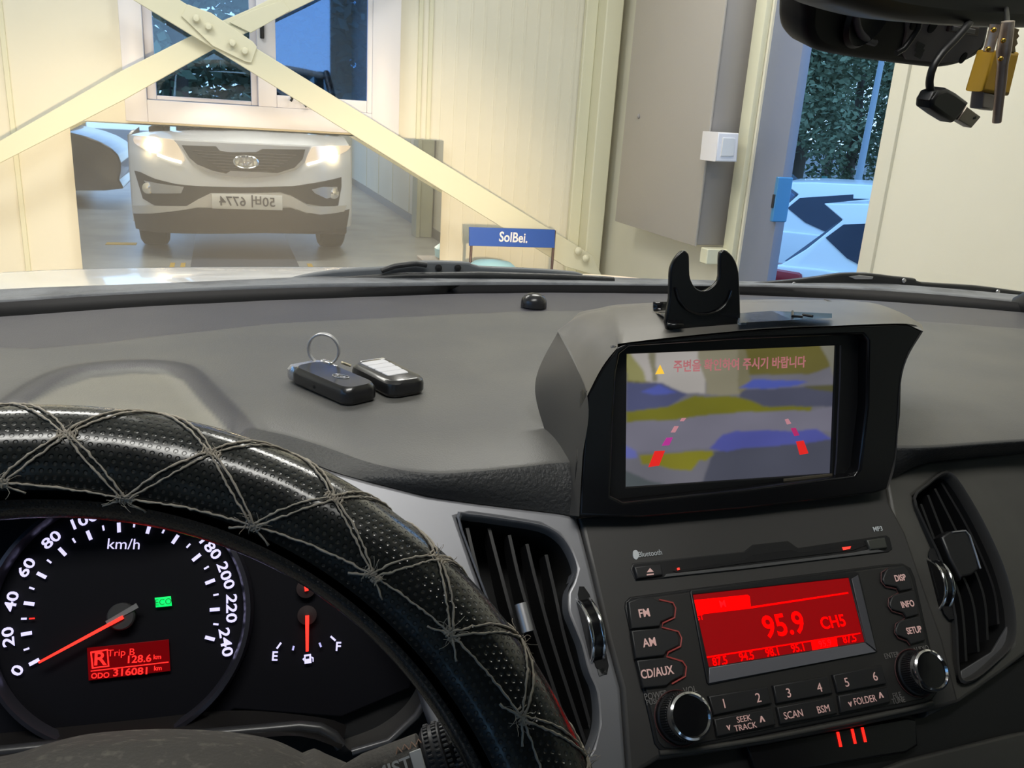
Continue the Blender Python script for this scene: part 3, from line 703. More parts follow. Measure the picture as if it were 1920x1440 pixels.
# driver side silver trim round the left vent
VENT_L = [(858, 972), (880, 966), (940, 974), (1012, 986), (1046, 1004), (1066, 1030), (1079, 1066), (1072, 1090), (1062, 1110), (1062, 1146), (1075, 1180), (1087, 1210), (1096, 1246), (1103, 1268), (1116, 1300), (1120, 1356), (1109, 1400), (1085, 1440), (1040, 1450), (990, 1400), (960, 1280), (925, 1160), (888, 1060)]
plate('centre_trim', S, [(440, 838), (478, 832), (520, 838), (620, 880), (700, 903), (800, 928), (900, 943), (1050, 961), (1083, 968), (1110, 1070), (1140, 1200), (1165, 1290), (1176, 1440), (1178, 1530), (900, 1540), (840, 1440), (800, 1330), (760, 1200), (680, 1080), (560, 960), (470, 890)], silver_m, dash, n=.000, thick=.014, bevel=.003, holes=[VENT_L])
box('knee_panel', (-.5, .44, .7), (1.05, .52, 1.02), void_m, dash, .02)
# ---- vents
def vent(name, outline, slats, label, wheel, tab=None, rim_m=silver_m, wall_m=slat_m, lip=None, depth=.05):
    c = S.hit(sum(p[0] for p in outline)/len(outline), sum(p[1] for p in outline)/len(outline))
    v = empty(name, c, label, 'air vent')
    u = [Vector((*S.uv(x, y), 0)) for x, y in outline]; ring = cr(u, 3)
    bm = bmesh.new(); cz_ = sum(ring, Vector())/len(ring)
    def ringv(sc, n): return [bm.verts.new(S.w(cz_.x+(q.x-cz_.x)*sc, cz_.y+(q.y-cz_.y)*sc, n)) for q in ring]
    L = [ringv(1.015, .0015), ringv(.995, .0035), ringv(.975, .002), ringv(.965, -.006), ringv(.93, -depth)]
    for A, B in zip(L, L[1:]):
        for i in range(len(A)): bm.faces.new((A[i], A[(i+1) % len(A)], B[(i+1) % len(A)], B[i]))
    bm.faces.new(L[-1])
    for f in bm.faces: f.material_index = 0
    bm.faces.ensure_lookup_table(); n_ = len(ring)
    for f in bm.faces[2*n_+n_:]: f.material_index = 1
    me = bpy.data.meshes.new('duct'); bmesh.ops.recalc_face_normals(bm, faces=bm.faces); bm.to_mesh(me); bm.free(); auto(me, 50)
    link('surround', me, [rim_m, void_m], v)
    for P in slats:
        pts = cr([S.hit(x, y, -.008) for x, y in P], 5, False)
        bm = bmesh.new(); rows = []
        for i, p in enumerate(pts):
            q = i/(len(pts)-1); wd = .022*(.55+.45*math.sin(math.pi*q))
            nn = -S.N; th = .0011; sd = S.U
            rows.append([bm.verts.new(p+sd*th), bm.verts.new(p+sd*th*.9+nn*wd), bm.verts.new(p-sd*th*.9+nn*wd), bm.verts.new(p-sd*th)])
        for A, B in zip(rows, rows[1:]):
            for k in range(4): bm.faces.new((A[k], A[(k+1) % 4], B[(k+1) % 4], B[k]))
        bm.faces.new(rows[0]); bm.faces.new(rows[-1][::-1])
        bmesh.ops.bevel(bm, geom=[e for e in bm.edges if e.is_manifold and e.calc_face_angle(0) > .8], offset=.0004, segments=2, affect='EDGES')
        from_bm('slat', bm, wall_m, v, None, 40)
    if tab:
        t_ = plate('tab', S, tab, slat_m, v, n=.001, thick=.014, bevel=.002, sm=2)
    if wheel:
        (x0, y0), (x1, y1), wd = wheel
        a, b = S.hit(x0, y0), S.hit(x1, y1); cc = (a+b)/2-S.N*.010; r_ = (a-b).length/2*1.12
        ax = (a-b).normalized().cross(S.N).normalized()
        M_ = Matrix.Translation(cc) @ ax.to_track_quat('Z', 'Y').to_matrix().to_4x4()
        bm = bmesh.new(); seg = 96; rings = []
        for j, (rr, zz) in enumerate(((.8, -wd/2), (.97, -wd/2), (1, -wd*.3), (1, wd*.3), (.97, wd/2), (.8, wd/2))):
            rings.append([bm.verts.new(M_ @ Vector(((rr*r_-(.0006 if k % 2 and 1 < j < 4 else 0))*math.cos(2*math.pi*k/seg), (rr*r_-(.0006 if k % 2 and 1 < j < 4 else 0))*math.sin(2*math.pi*k/seg), zz))) for k in range(seg)])
        for A, B in zip(rings, rings[1:]):
            for k in range(seg): bm.faces.new((A[k], A[(k+1) % seg], B[(k+1) % seg], B[k]))
        bm.faces.new(rings[0][::-1]); bm.faces.new(rings[-1])
        from_bm('shutter_wheel', bm, black_gloss, v, None, 30)
        bm = bmesh.new()
        for sg in (-1, 1):
            bm_tube(bm, [M_ @ Vector((r_*.99*math.cos(t), r_*.99*math.sin(t), sg*wd*.42)) for t in [2*math.pi*k/48 for k in range(48)]], .0011, 6, True)
        from_bm('chrome_rim', bm, chrome_m, v, None, 60)
        plate('wheel_slot', S, [(x0-wd*900, y0-8), (x0+wd*1500, y0-8), (x1+wd*2400, y1+8), (x1-wd*300, y1+10)], void_m, v, n=.0008, thick=.001, bevel=.0003, sm=3)
    return v
vent('air_vent', VENT_L, [[(876, 990), (890, 1050), (915, 1150), (950, 1260), (1000, 1400)], [(917, 990), (935, 1060), (965, 1170), (1005, 1290), (1050, 1420)], [(955, 1003), (975, 1090), (1005, 1190), (1045, 1310), (1080, 1420)],
      [(988, 1020), (1005, 1090), (1035, 1200), (1070, 1310), (1100, 1400)], [(1024, 1040), (1040, 1110), (1060, 1200), (1090, 1300), (1112, 1380)]],
     'tall silver rimmed air vent between the steering wheel and the radio', ((1092, 1122), (1120, 1240), .009))
v_ = [o for o in bpy.data.objects if o.get('category') == 'air vent'][0]
tube('chrome_slider', [S.hit(976, 1132, .001), S.hit(990, 1185, .001)], .004, satin_m, v_, 12)
plate('shutter_mark', S, [(1120, 1255), (1133, 1250), (1138, 1262), (1124, 1268)], mat('mark_grey', (.1, .1, .1), .6), v_, n=.0008, thick=.001, bevel=.0002)
VENT_R = [(1711, 936), (1735, 910), (1765, 888), (1787, 896), (1826, 957), (1858, 1020), (1882, 1080), (1898, 1150), (1896, 1205), (1868, 1238), (1826, 1273), (1799, 1277), (1792, 1242), (1787, 1156), (1764, 1061), (1733, 992)]
vent('air_vent', VENT_R, [[(1727, 945), (1760, 1030), (1800, 1120), (1812, 1240)], [(1740, 928), (1776, 1020), (1822, 1120), (1835, 1222)], [(1753, 916), (1800, 1010), (1843, 1110), (1852, 1200)], [(1765, 904), (1820, 1000), (1862, 1100), (1872, 1170)]],
     'air vent on the passenger side right of the radio', ((1749, 1048), (1773, 1140), .008), tab=[(1765, 1006), (1800, 994), (1815, 998), (1837, 1066), (1806, 1082), (1800, 1082)], rim_m=mat('dark_rim', (.05, .048, .046), .4))
v2_ = [o for o in bpy.data.objects if o.get('category') == 'air vent'][1]
plate('lower_ramp', S, [(1802, 1258), (1860, 1222), (1890, 1172), (1894, 1203), (1866, 1236), (1826, 1270), (1803, 1273)], mat('ramp_grey', (.12, .12, .125), .4, metal=.3), v2_, n=-.004, thick=.002, bevel=.0005)
tube('tab_chrome_edge', [S.hit(x, y, .0015) for x, y in ((1785, 998), (1810, 995), (1818, 1004), (1830, 1040), (1838, 1066))], .0008, satin_m, v2_, 6)

# ================================================================ CENTRE STACK AND RADIO
stack = empty('centre_stack', S.hit(1450, 1200), 'dark plastic centre stack panel carrying the radio', 'centre console')
plate('stack_panel', S, [(1086, 970), (1660, 893), (1668, 940), (1700, 1000), (1738, 1110), (1770, 1200), (1800, 1318), (1752, 1332), (1700, 1343), (1600, 1364), (1450, 1393), (1300, 1417), (1236, 1425), (1196, 1450), (1180, 1500), (1176, 1440), (1165, 1290), (1140, 1200), (1110, 1070)], stack_m, stack, n=.0012, thick=.012, bevel=.003, sm=0)
plate('lower_recess', S, [(1215, 1390), (1745, 1300), (1800, 1300), (1870, 1262), (2100, 1130), (2150, 1560), (1180, 1620), (1182, 1500)], black_m, stack, n=-.012, thick=.004, bevel=.001)
plate('passenger_lower_panel', S, [(1560, 1480), (1700, 1425), (1900, 1376), (2100, 1340), (2100, 1560), (1560, 1600)], stack2_m, stack, n=-.006, thick=.01, bevel=.002)
tube('lit_edge', [S.hit(x, y, .002) for x, y in ((1236, 1412), (1300, 1406), (1450, 1382), (1600, 1352), (1700, 1331), (1748, 1318))], .0016, stack2_m, stack, 8)
clk = empty('dash_clock', S.hit(1590, 1385), 'dark dash clock with red digits under the radio', 'clock')
plate('window', S, [(1400, 1398), (1700, 1345), (1718, 1350), (1722, 1398), (1700, 1412), (1420, 1455)], black_gloss, clk, n=-.006, thick=.006, bevel=.0015)
for q_ in ((1574, 1388), (1601, 1382), (1620, 1379)): letters('digit', S, [('1', q_[0], q_[1], .0125, -5, True, 1.2)], red_e, clk, n=-.0055)
rad = empty('car_radio', S.hit(1450, 1200), 'car radio with red lit display reading 95.9', 'radio')
# disc slot strip
plate('slot_surround', S, [(1182, 1068), (1186, 1056), (1395, 1034), (1411, 1021), (1478, 1014), (1497, 1027), (1662, 1003), (1669, 1008), (1674, 1030), (1666, 1036), (1240, 1086), (1192, 1090)], black_m, rad, n=.0016, thick=.003, bevel=.0008)
plate('disc_slot', S, [(1262, 1070), (1395, 1050), (1412, 1040), (1485, 1031), (1500, 1036), (1615, 1018), (1626, 1022), (1600, 1032), (1400, 1056), (1270, 1074)], void_m, rad, n=.0022, thick=.002, bevel=.0003)
plate('slot_sill', S, [(1245, 1082), (1250, 1076), (1400, 1060), (1600, 1036), (1640, 1028), (1660, 1034), (1400, 1066)], mat('sill_grey', (.09, .09, .09), .4), rad, n=.0028, thick=.002, bevel=.0004)
eb = plate('eject_button', S, [(1189, 1062), (1240, 1056), (1244, 1078), (1195, 1085)], button_m, rad, n=.0042, thick=.004, bevel=.0012, sm=0)
plate('eject_mark', S, [(1213, 1073), (1219, 1065), (1226, 1072)], pink_txt, eb, n=.0046, thick=.0006, bevel=.0001); plate('eject_mark', S, [(1213, 1076.5), (1226, 1075), (1226, 1077.5), (1213, 1079)], pink_txt, eb, n=.0046, thick=.0006, bevel=.0001)
plate('slot_button', S, [(1625, 1012), (1660, 1007), (1665, 1027), (1632, 1031)], mat('olive_grey_button', (.05, .052, .045), .4), rad, n=.0042, thick=.004, bevel=.0012)
plate('red_lamp', S, [(1580, 1026), (1596, 1024), (1594, 1029), (1582, 1031)], red_mark, rad, n=.0030, thick=.0008, bevel=.0001); plate('red_lamp', S, [(1270, 1065), (1274, 1064), (1275, 1068), (1271, 1069)], red_mark, rad, n=.0032, thick=.0008, bevel=.0001)
for it_ in (('Bluetooth', 1219, 1038, .0052, 0, False, .85), ('MP3', 1646, 992, .0048, 0, True, 1.0)): letters('panel_lettering', S, [it_], mat('print_white', (.55, .58, .6), .6), rad, n=.0018)
bt = plate('bluetooth_mark', S, [(1188, 1033), (1193, 1031), (1197, 1036), (1198, 1043), (1194, 1049), (1189, 1047), (1187, 1041)], mat('print_white', (.55, .58, .6), .6), rad, n=.0018, thick=.0008, bevel=.0001, sm=3)
# lower module
plate('faceplate', S, [(1172, 1140), (1173, 1128), (1182, 1119), (1300, 1103), (1660, 1058), (1692, 1056), (1708, 1064), (1716, 1082), (1756, 1262), (1760, 1296), (1748, 1312), (1735, 1318), (1260, 1412), (1240, 1410), (1228, 1395)], black_m, rad, n=.0024, thick=.003, bevel=.001)
plate('faceplate_field', S, [(1177, 1142), (1180, 1130), (1188, 1124), (1300, 1109), (1660, 1063), (1690, 1061), (1703, 1070), (1711, 1086), (1751, 1262), (1753, 1290), (1742, 1305), (1730, 1311), (1262, 1404), (1245, 1402), (1234, 1390)], mat('radio_face', (.024, .023, .022), .45), rad, n=.0032, thick=.003, bevel=.0008)
disp = plate('display_bezel', S, [(1294, 1110), (1296, 1106), (1602, 1070), (1612, 1076), (1646, 1222), (1330, 1284), (1326, 1280)], black_m, rad, n=.0044, thick=.003, bevel=.0008, holes=[[(1300, 1115), (1592, 1083), (1622, 1203), (1330, 1250)]])
bz = plate('bezel_step', S, [(1330, 1252), (1622, 1205), (1643, 1222), (1330, 1281)], mat('bezel_silver', (.2, .2, .225), .35, metal=.4), disp, n=.0050, thick=.0016, bevel=.0003)
plate('bezel_step', S, [(1597, 1085), (1609, 1078), (1643, 1219), (1624, 1204)], mat('bezel_dark', (.07, .07, .08), .35), disp, n=.0050, thick=.0016, bevel=.0003)
scr = plate('radio_screen', S, [(1298, 1113), (1594, 1081), (1624, 1205), (1328, 1252)], red_bg, rad, n=.0036, thick=.001, bevel=.0002)
bar_m = mat('lcd_red_bright', (.3, 0, 0), .5, emit=(1, .0, .0), es=1.0, spec=.1)
plate('screen_tab', S, [(1300, 1129), (1301, 1125), (1402, 1115), (1406, 1118), (1408, 1137), (1590, 1110), (1591, 1113), (1408, 1141), (1306, 1153)], bar_m, scr, n=.0040, thick=.0005, bevel=.00005)
plate('screen_tab', S, [(1328, 1233), (1520, 1209), (1615, 1186), (1616, 1189), (1528, 1212), (1568, 1222), (1328, 1236)][:0] or [(1324, 1231), (1613, 1186), (1613.6, 1188.5), (1325, 1234)], bar_m, scr, n=.0040, thick=.0005, bevel=.00005)
plate('screen_tab', S, [(1521, 1203), (1569, 1195), (1571, 1213), (1524, 1221)], bar_m, scr, n=.0040, thick=.0005, bevel=.00005)
for it_ in (('95.9', 1470, 1173, .0200, 0, True, .95), ('CH5', 1562, 1167, .0112, 0, True, .95), ('ST', 1313, 1158, .0048, 0, True, 1)): letters('screen_lettering', S, [it_], bar_m, scr, n=.0042)
[letters('preset_lettering', S, [it_], bar_m, scr, n=.0042) for it_ in [(t, x, y, .0072, 0, True, .9) for t, x, y in (('87.5', 1350, 1240), ('94.5', 1400, 1231), ('98.1', 1449, 1223), ('95.1', 1497, 1215), ('87.5', 1593, 1198))]]
letters('screen_tab_lettering', S, [('M', 1355, 1133, .0062, 0, True, 1), ('95.9', 1547, 1207, .006, 0, False, 1)], mat('lcd_dark_mark', (.2, 0, 0), .5, emit=(.72, .0, .004), es=1), scr, n=.0044)
# buttons
def button(poly, items, mt=button_m, tm=pink_txt, n=.0058, nm='button', sm=0):
    b_ = plate(nm, S, poly, mt, rad, n=n, thick=.004, bevel=.0009, sm=sm)
    if items: letters('button_lettering', S, items, tm, b_, n=n+.0003)
    return b_
button([(1178, 1128), (1200, 1120), (1226, 1121), (1233, 1126), (1258, 1130), (1264, 1140), (1263, 1156), (1240, 1166), (1238, 1174), (1184, 1179)], [('FM', 1208, 1150, .0072, 0, True, .9)])
button([(1184, 1182), (1240, 1177), (1246, 1180), (1268, 1184), (1274, 1196), (1274, 1210), (1250, 1222), (1246, 1229), (1192, 1235)], [('AM', 1218, 1205, .0072, 0, True, .9)])
button([(1194, 1238), (1250, 1232), (1256, 1236), (1276, 1240), (1283, 1250), (1282, 1266), (1262, 1276), (1250, 1286), (1206, 1290)], [('CD/AUX', 1232, 1261, .0072, 0, True, .82)])
tube('glow_line', [S.hit(x, y, .0046) for x, y in ((1236, 1124), (1262, 1130), (1267, 1140), (1265, 1158), (1243, 1168), (1241, 1176), (1272, 1184), (1278, 1196), (1276, 1212), (1253, 1223), (1250, 1231), (1280, 1240), (1287, 1250), (1285, 1268), (1260, 1282))], .0005, mat('glow_line_red', (.2, .03, .03), .6, emit=(.6, .1, .08), es=.12), rad, 5)
button([(1664, 1066), (1694, 1060), (1704, 1070), (1712, 1104), (1688, 1108), (1682, 1100), (1660, 1096), (1655, 1086), (1660, 1072)], [('DISP', 1688, 1084, .0062, 0, True, .8)])
button([(1677, 1115), (1714, 1106), (1724, 1152), (1700, 1158), (1694, 1148), (1672, 1142), (1668, 1132), (1672, 1120)], [('INFO', 1702, 1133, .0062, 0, True, .8)])
button([(1690, 1163), (1726, 1154), (1736, 1200), (1708, 1208), (1702, 1198), (1682, 1190), (1679, 1180), (1684, 1168)], [('SETUP', 1714, 1182, .0062, 0, True, .75)])
tube('glow_line', [S.hit(x, y, .0046) for x, y in ((1664, 1066), (1652, 1074), (1652, 1090), (1660, 1100), (1680, 1104), (1684, 1112), (1666, 1122), (1665, 1136), (1672, 1146), (1692, 1152), (1696, 1160), (1679, 1170), (1677, 1186), (1684, 1196), (1700, 1202), (1706, 1210))], .0005, mat('glow_ring_dark', (.07, .02, .02), .6), rad, 5)
for poly, it in (([(1329, 1305), (1440, 1287), (1448, 1319), (1339, 1341)], [('1', 1358, 1320, .0080, 0, False, 1), ('2', 1422, 1309, .0080, 0, False, 1)]),
                 ([(1450, 1285), (1553, 1267), (1562, 1300), (1457, 1319)], [('3', 1479, 1300, .0080, 0, False, 1), ('4', 1537, 1290, .0080, 0, False, 1)]),
                 ([(1562, 1265), (1654, 1247), (1663, 1282), (1571, 1299)], [('5', 1588, 1280, .0080, 0, False, 1), ('6', 1641, 1269, .0080, 0, False, 1)]),
                 ([(1339, 1348), (1449, 1327), (1455, 1359), (1345, 1381)], [('v', 1366, 1363, .0060, 0, True, 1), ('SEEK', 1395, 1348, .0050, 0, False, 1.0), ('TRACK', 1398, 1363, .0050, 0, False, 1.0), ('^', 1430, 1353, .0085, 0, True, 1)]),
                 ([(1457, 1326), (1562, 1306), (1571, 1338), (1464, 1358)], [('SCAN', 1488, 1340, .0062, 0, False, .9), ('BSM', 1544, 1330, .0062, 0, False, .9)]),
                 ([(1572, 1304), (1664, 1288), (1670, 1317), (1577, 1337)], [('v', 1594, 1319, .0060, 0, True, 1), ('FOLDER', 1622, 1313, .0062, 0, False, .8), ('^', 1653, 1308, .0085, 0, True, 1)])):
    button(poly, it)
grey_txt = mat('print_grey', (.2, .19, .18), .6)
for it_ in (('POWER', 1230, 1304, .0055, 0, False, .85), ('PUSH', 1224, 1316, .0045, 0, False, .85), ('VOL', 1294, 1294, .0055, 0, False, .9), ('ENTER', 1672, 1229, .005, 0, False, .85), ('AUDIO', 1727, 1217, .005, 0, False, .85), ('FILE', 1682, 1304, .005, 0, False, .85), ('TUNE', 1685, 1314, .005, 0, False, .85)): letters('knob_lettering', S, [it_], grey_txt, rad, n=.0036)
for (bx, by), r_, nm in (((1272, 1346), .0145, 'power_knob'), ((1714, 1262), .0140, 'tune_knob')):
    u, v = S.uv(bx, by, .003); M_ = S.M(.0) @ Matrix.Translation((u, v, .003))
    kb = lathe(nm, [(r_*1.06, 0), (r_*1.06, .003), (r_, .004), (r_*.97, .012), (r_*.9, .0165), (r_*.86, .0170), (r_*.82, .0160), (0, .0158)], black_m, rad, 48, M_, cap=False)
    bm = bmesh.new()
    for k in range(60):
        a = 2*math.pi*k/60; bm_box(bm, (-.00025, -.0003, .0045), (.0004, .00025, .0125), 0, 1, Matrix.Rotation(a, 4, 'Z') @ Matrix.Translation((r_*.985, 0, 0)))
    from_bm('knurling', bm, mat('knob_side', (.035, .035, .035), .4), kb, M_)
    lathe('knob_ring', [(r_*.95, .0125), (r_*.985, .0145), (r_*.95, .0176), (r_*.86, .0184), (r_*.79, .0166)], chrome_m, kb, 64, M_, cap=False)
    lathe('knob_cap', [(r_*.81, .0168), (r_*.5, .0172), (0, .0174)], black_gloss, kb, 48, M_, cap=False)
    tube('glow_ring', [M_ @ Vector((r_*1.12*math.cos(t), r_*1.12*math.sin(t), .0008)) for t in [2*math.pi*k/40 for k in range(40)]], .0004, mat('glow_ring_dark', (.07, .02, .02), .6), kb, 5, True)

# ================================================================ NAVIGATION DISPLAY
D = Fr(1370, 780, .60, 79)
nav = empty('navigation_display', D.hit(1370, 960), 'dash top navigation screen in a hooded grey housing showing the reversing camera', 'display')
front = [(1085, 968), (1092, 860), (1100, 740), (1128, 690), (1158, 650), (1178, 641), (1400, 618), (1560, 610), (1700, 606), (1731, 620), (1705, 662), (1692, 700), (1690, 780), (1680, 860), (1664, 918), (1640, 926), (1400, 955), (1200, 972)]
inner = [(1146, 930), (1150, 800), (1156, 700), (1163, 664), (1180, 650), (1400, 636), (1570, 629), (1618, 628), (1628, 640), (1626, 760), (1612, 880), (1602, 892), (1400, 918), (1170, 942)]
plate('front_frame', D, front, black_gloss, nav, n=0, thick=.012, bevel=.002, holes=[inner], sm=0)
plate('inner_frame', D, [(1138, 945), (1142, 800), (1150, 660), (1180, 640), (1400, 626), (1640, 618), (1650, 640), (1640, 900), (1400, 930)], black_m, nav, n=-.010, thick=.004, bevel=.001, holes=[[(1174, 914), (1176, 664), (1568, 648), (1559, 888)]])
# picture on the screen: colour areas of the rear camera view
gx, gy = 220, 150
SQ = [(1172, 916), (1562, 890), (1570, 646), (1174, 661)]
P00, P10, P11, P01 = [Vector(D.uv(x, y, -.012)) for x, y in SQ]
def sl(c): return tuple((q/255/12.92 if q/255 < .04045 else ((q/255+.055)/1.055)**2.4) for q in c)
SCP = [([(75, 115), (1870, 30), (1860, 200), (1600, 290), (1080, 290), (1000, 340), (300, 360), (75, 360)], (98, 92, 45)), ([(85, 115), (420, 110), (400, 250), (300, 350), (80, 350)], (135, 132, 85)),
 ([(75, 360), (400, 370), (560, 460), (430, 560), (75, 610)], (72, 76, 110)), ([(1005, 420), (1840, 390), (1840, 560), (1150, 570), (1000, 500)], (72, 74, 92)),
 ([(110, 110), (640, 90), (720, 460), (540, 450), (380, 370), (230, 350), (170, 200)], (165, 160, 155)), ([(640, 90), (970, 80), (1005, 460), (860, 470), (725, 460)], (130, 125, 105)), ([(970, 80), (1040, 80), (1100, 360), (1005, 460)], (115, 110, 85)), ([(250, 110), (300, 110), (330, 350), (290, 350)], (120, 116, 95)),
 ([(1005, 400), (1110, 330), (1400, 340), (1600, 360), (1500, 390), (1200, 410)], (72, 84, 160)), ([(180, 440), (350, 380), (480, 440), (300, 470)], (75, 85, 160)), ([(1550, 400), (1840, 370), (1840, 440)], (80, 78, 50)),
 ([(75, 610), (420, 560), (620, 480), (960, 480), (1200, 560), (1640, 560), (1640, 590), (1050, 610), (950, 640), (350, 680), (75, 690)], (108, 106, 25)),
 ([(75, 690), (350, 680), (1050, 610), (1640, 590), (1840, 560), (1840, 780), (1700, 780), (900, 780), (760, 920), (160, 960), (75, 900)], (112, 110, 124)),
 ([(800, 940), (1500, 880), (1840, 840), (1840, 1160), (700, 1230)], (72, 74, 88)), ([(760, 920), (860, 800), (960, 770), (1500, 770), (1680, 760), (1840, 840), (1500, 880), (900, 940)], (75, 80, 150)),
 ([(190, 980), (400, 960), (700, 945), (790, 940), (800, 970), (740, 1025), (680, 1020), (600, 1110), (440, 1100), (300, 1050), (210, 1060)], (122, 118, 30)), ([(75, 890), (160, 950), (170, 1000), (60, 1000)], (95, 100, 165)),
 ([(60, 1100), (250, 1190), (400, 1220), (50, 1270)], (75, 82, 85)), ([(1700, 40), (1880, 20), (1850, 330), (1780, 200)], (120, 118, 105))]
SCP = [([Vector((x, y, 0)) for x, y in p_], sl(c_)) for p_, c_ in SCP]
def scol(u, v):
    x = 75+1780*u; y = (115-80*u)+(1-v)*(1145-30*u)
    x += 22*noise.noise(Vector((u*9, v*7, 1))); y += 14*noise.noise(Vector((u*8, v*9, 5)))
    c = sl((104, 103, 112))
    for p_, c_ in SCP:
        if pip(x, y, p_): c = c_
    k_ = 1+.12*noise.noise(Vector((u*5, v*5, 9)))
    return tuple(q*k_ for q in c)
bm = bmesh.new(); VV = []
for j in range(gy+1):
    row = []
    for i in range(gx+1):
        a = P00.lerp(P10, i/gx); b = P01.lerp(P11, i/gx); q = a.lerp(b, j/gy); row.append(bm.verts.new((q.x, q.y, 0)))
    VV.append(row)
for j in range(gy):
    for i in range(gx): bm.faces.new((VV[j][i], VV[j][i+1], VV[j+1][i+1], VV[j+1][i]))
me = bpy.data.meshes.new('screen'); bm.to_mesh(me); bm.free()
PIC = [[Vector(scol(i/gx, j/gy)) for i in range(gx+1)] for j in range(gy+1)]
for _ in range(3):
    PIC = [[(PIC[j][max(i-1, 0)]+PIC[j][min(i+1, gx)]+PIC[max(j-1, 0)][i]+PIC[min(j+1, gy)][i]+PIC[j][i])/5 for i in range(gx+1)] for j in range(gy+1)]
ca = me.color_attributes.new('picture', 'FLOAT_COLOR', 'POINT')
for j in range(gy+1):
    for i in range(gx+1): ca.data[j*(gx+1)+i].color = (*PIC[j][i], 1)
sm_ = bpy.data.materials.new('lcd_picture'); sm_.use_nodes = True; nt = sm_.node_tree; b = nt.nodes['Principled BSDF']
at_ = nt.nodes.new('ShaderNodeAttribute'); at_.attribute_name = 'picture'; nt.links.new(at_.outputs['Color'], b.inputs['Emission Color']); b.inputs['Emission Strength'].default_value = .68
b.inputs['Base Color'].default_value = (.02, .02, .02, 1); b.inputs['Roughness'].default_value = .25
scn = link('screen', me, sm_, nav, D.M(-.012))
gr = mat('guide_red', (.3, 0, 0), .5, emit=(.5, .015, .012), es=1); gm_ = mat('guide_magenta', (.3, 0, .1), .5, emit=(.28, .03, .2), es=.9); gp_ = mat('guide_pink', (.3, .1, .1), .5, emit=(.35, .16, .19), es=.9)
for poly, mt_ in (([(1216, 876), (1228, 846), (1247, 845), (1236, 873)], gr), ([(1241, 836), (1250, 821), (1262, 820), (1255, 835)], gm_), ([(1258, 811), (1265, 799), (1273, 799), (1266, 811)], gp_), ([(1275, 790), (1279, 784), (1287, 784), (1282, 790)], gp_),
                  ([(1493, 828), (1507, 826), (1516, 850), (1500, 853)], gr), ([(1483, 803), (1492, 802), (1499, 816), (1490, 818)], mat('guide_crimson', (.3, 0, .05), .5, emit=(.3, .02, .1), es=.9)), ([(1472, 787), (1478, 785), (1484, 794), (1476, 796)], gp_), ([(1229, 702), (1238, 684), (1246, 701)], mat('warn_amber', (.3, .2, 0), .5, emit=(.75, .45, .05), es=.9))):
    plate('guide_line', D, poly, mt_, scn, n=-.0112, thick=.0004, bevel=.00003)
letters('screen_lettering', D, [('주변을 확인하여 주시기 바랍니다', 1390, 684, .0088, 0, True, .88)], mat('pink_caption', (.3, .1, .1), .5, emit=(.34, .12, .13), es=.8), scn, n=-.0114)
plate('button_strip', D, [(1470, 898), (1561, 888), (1561, 893), (1470, 903)], mat('warm_strip', (.1, .085, .06), .5), nav, n=-.007, thick=.001, bevel=.0002)
tube('chrome_line', [D.hit(x, y, -.008) for x, y in ((1576, 648), (1575, 700), (1568, 860), (1565, 890))], .0006, mat('bezel_blue', (.05, .05, .07), .3), nav, 5)
# housing: visor shell with grey top, side flanks
YF = lambda x, y, n=0: D.hit(x, y, n)
def rowp(pts): return [Vector(p) for p in pts]
Yb = YF(1400, 700).y
def pz_y(x, y, Y): return pY(x, y, Y)
lipf = [(1101, 742), (1128, 690), (1158, 652), (1178, 642), (1400, 619), (1560, 611), (1700, 607), (1731, 620)]
midf = [(1048, 618), (1085, 592), (1130, 581), (1180, 574), (1400, 566), (1560, 566), (1640, 572), (1722, 612)]
r0 = [YF(x, y, .001) for x, y in lipf]
r3 = [pY(x, y, Yb+.105) for x, y in midf]
r1 = [a.lerp(b, .35)+Vector((0, 0, .003)) for a, b in zip(r0, r3)]; r2 = [a.lerp(b, .75)+Vector((0, 0, .003)) for a, b in zip(r0, r3)]
sxs = [1-2*i/7 for i in range(8)]
r4 = [p+Vector((.035*q if q > .9 else .01*q, .015, -.010)) for p, q in zip(r3, sxs)]; r5 = [Vector((p.x+(.07*q if q > .9 else .02*q), p.y+.025, DZ-.01)) for p, q in zip(r3, sxs)]
loft('visor_shell', [r0, r1, r2, r3, r4, r5], shell_m, nav, 70, 5)
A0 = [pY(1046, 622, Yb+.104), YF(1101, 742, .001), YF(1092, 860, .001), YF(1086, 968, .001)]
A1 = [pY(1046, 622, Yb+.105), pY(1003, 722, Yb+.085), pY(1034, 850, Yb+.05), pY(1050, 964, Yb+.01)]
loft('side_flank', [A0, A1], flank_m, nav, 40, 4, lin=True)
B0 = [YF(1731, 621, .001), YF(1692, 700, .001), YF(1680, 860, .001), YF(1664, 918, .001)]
loft('side_flank', [B0, [p+Vector((-.002, .11, .0)) for p in B0]], flank_m, nav, 20, 3)
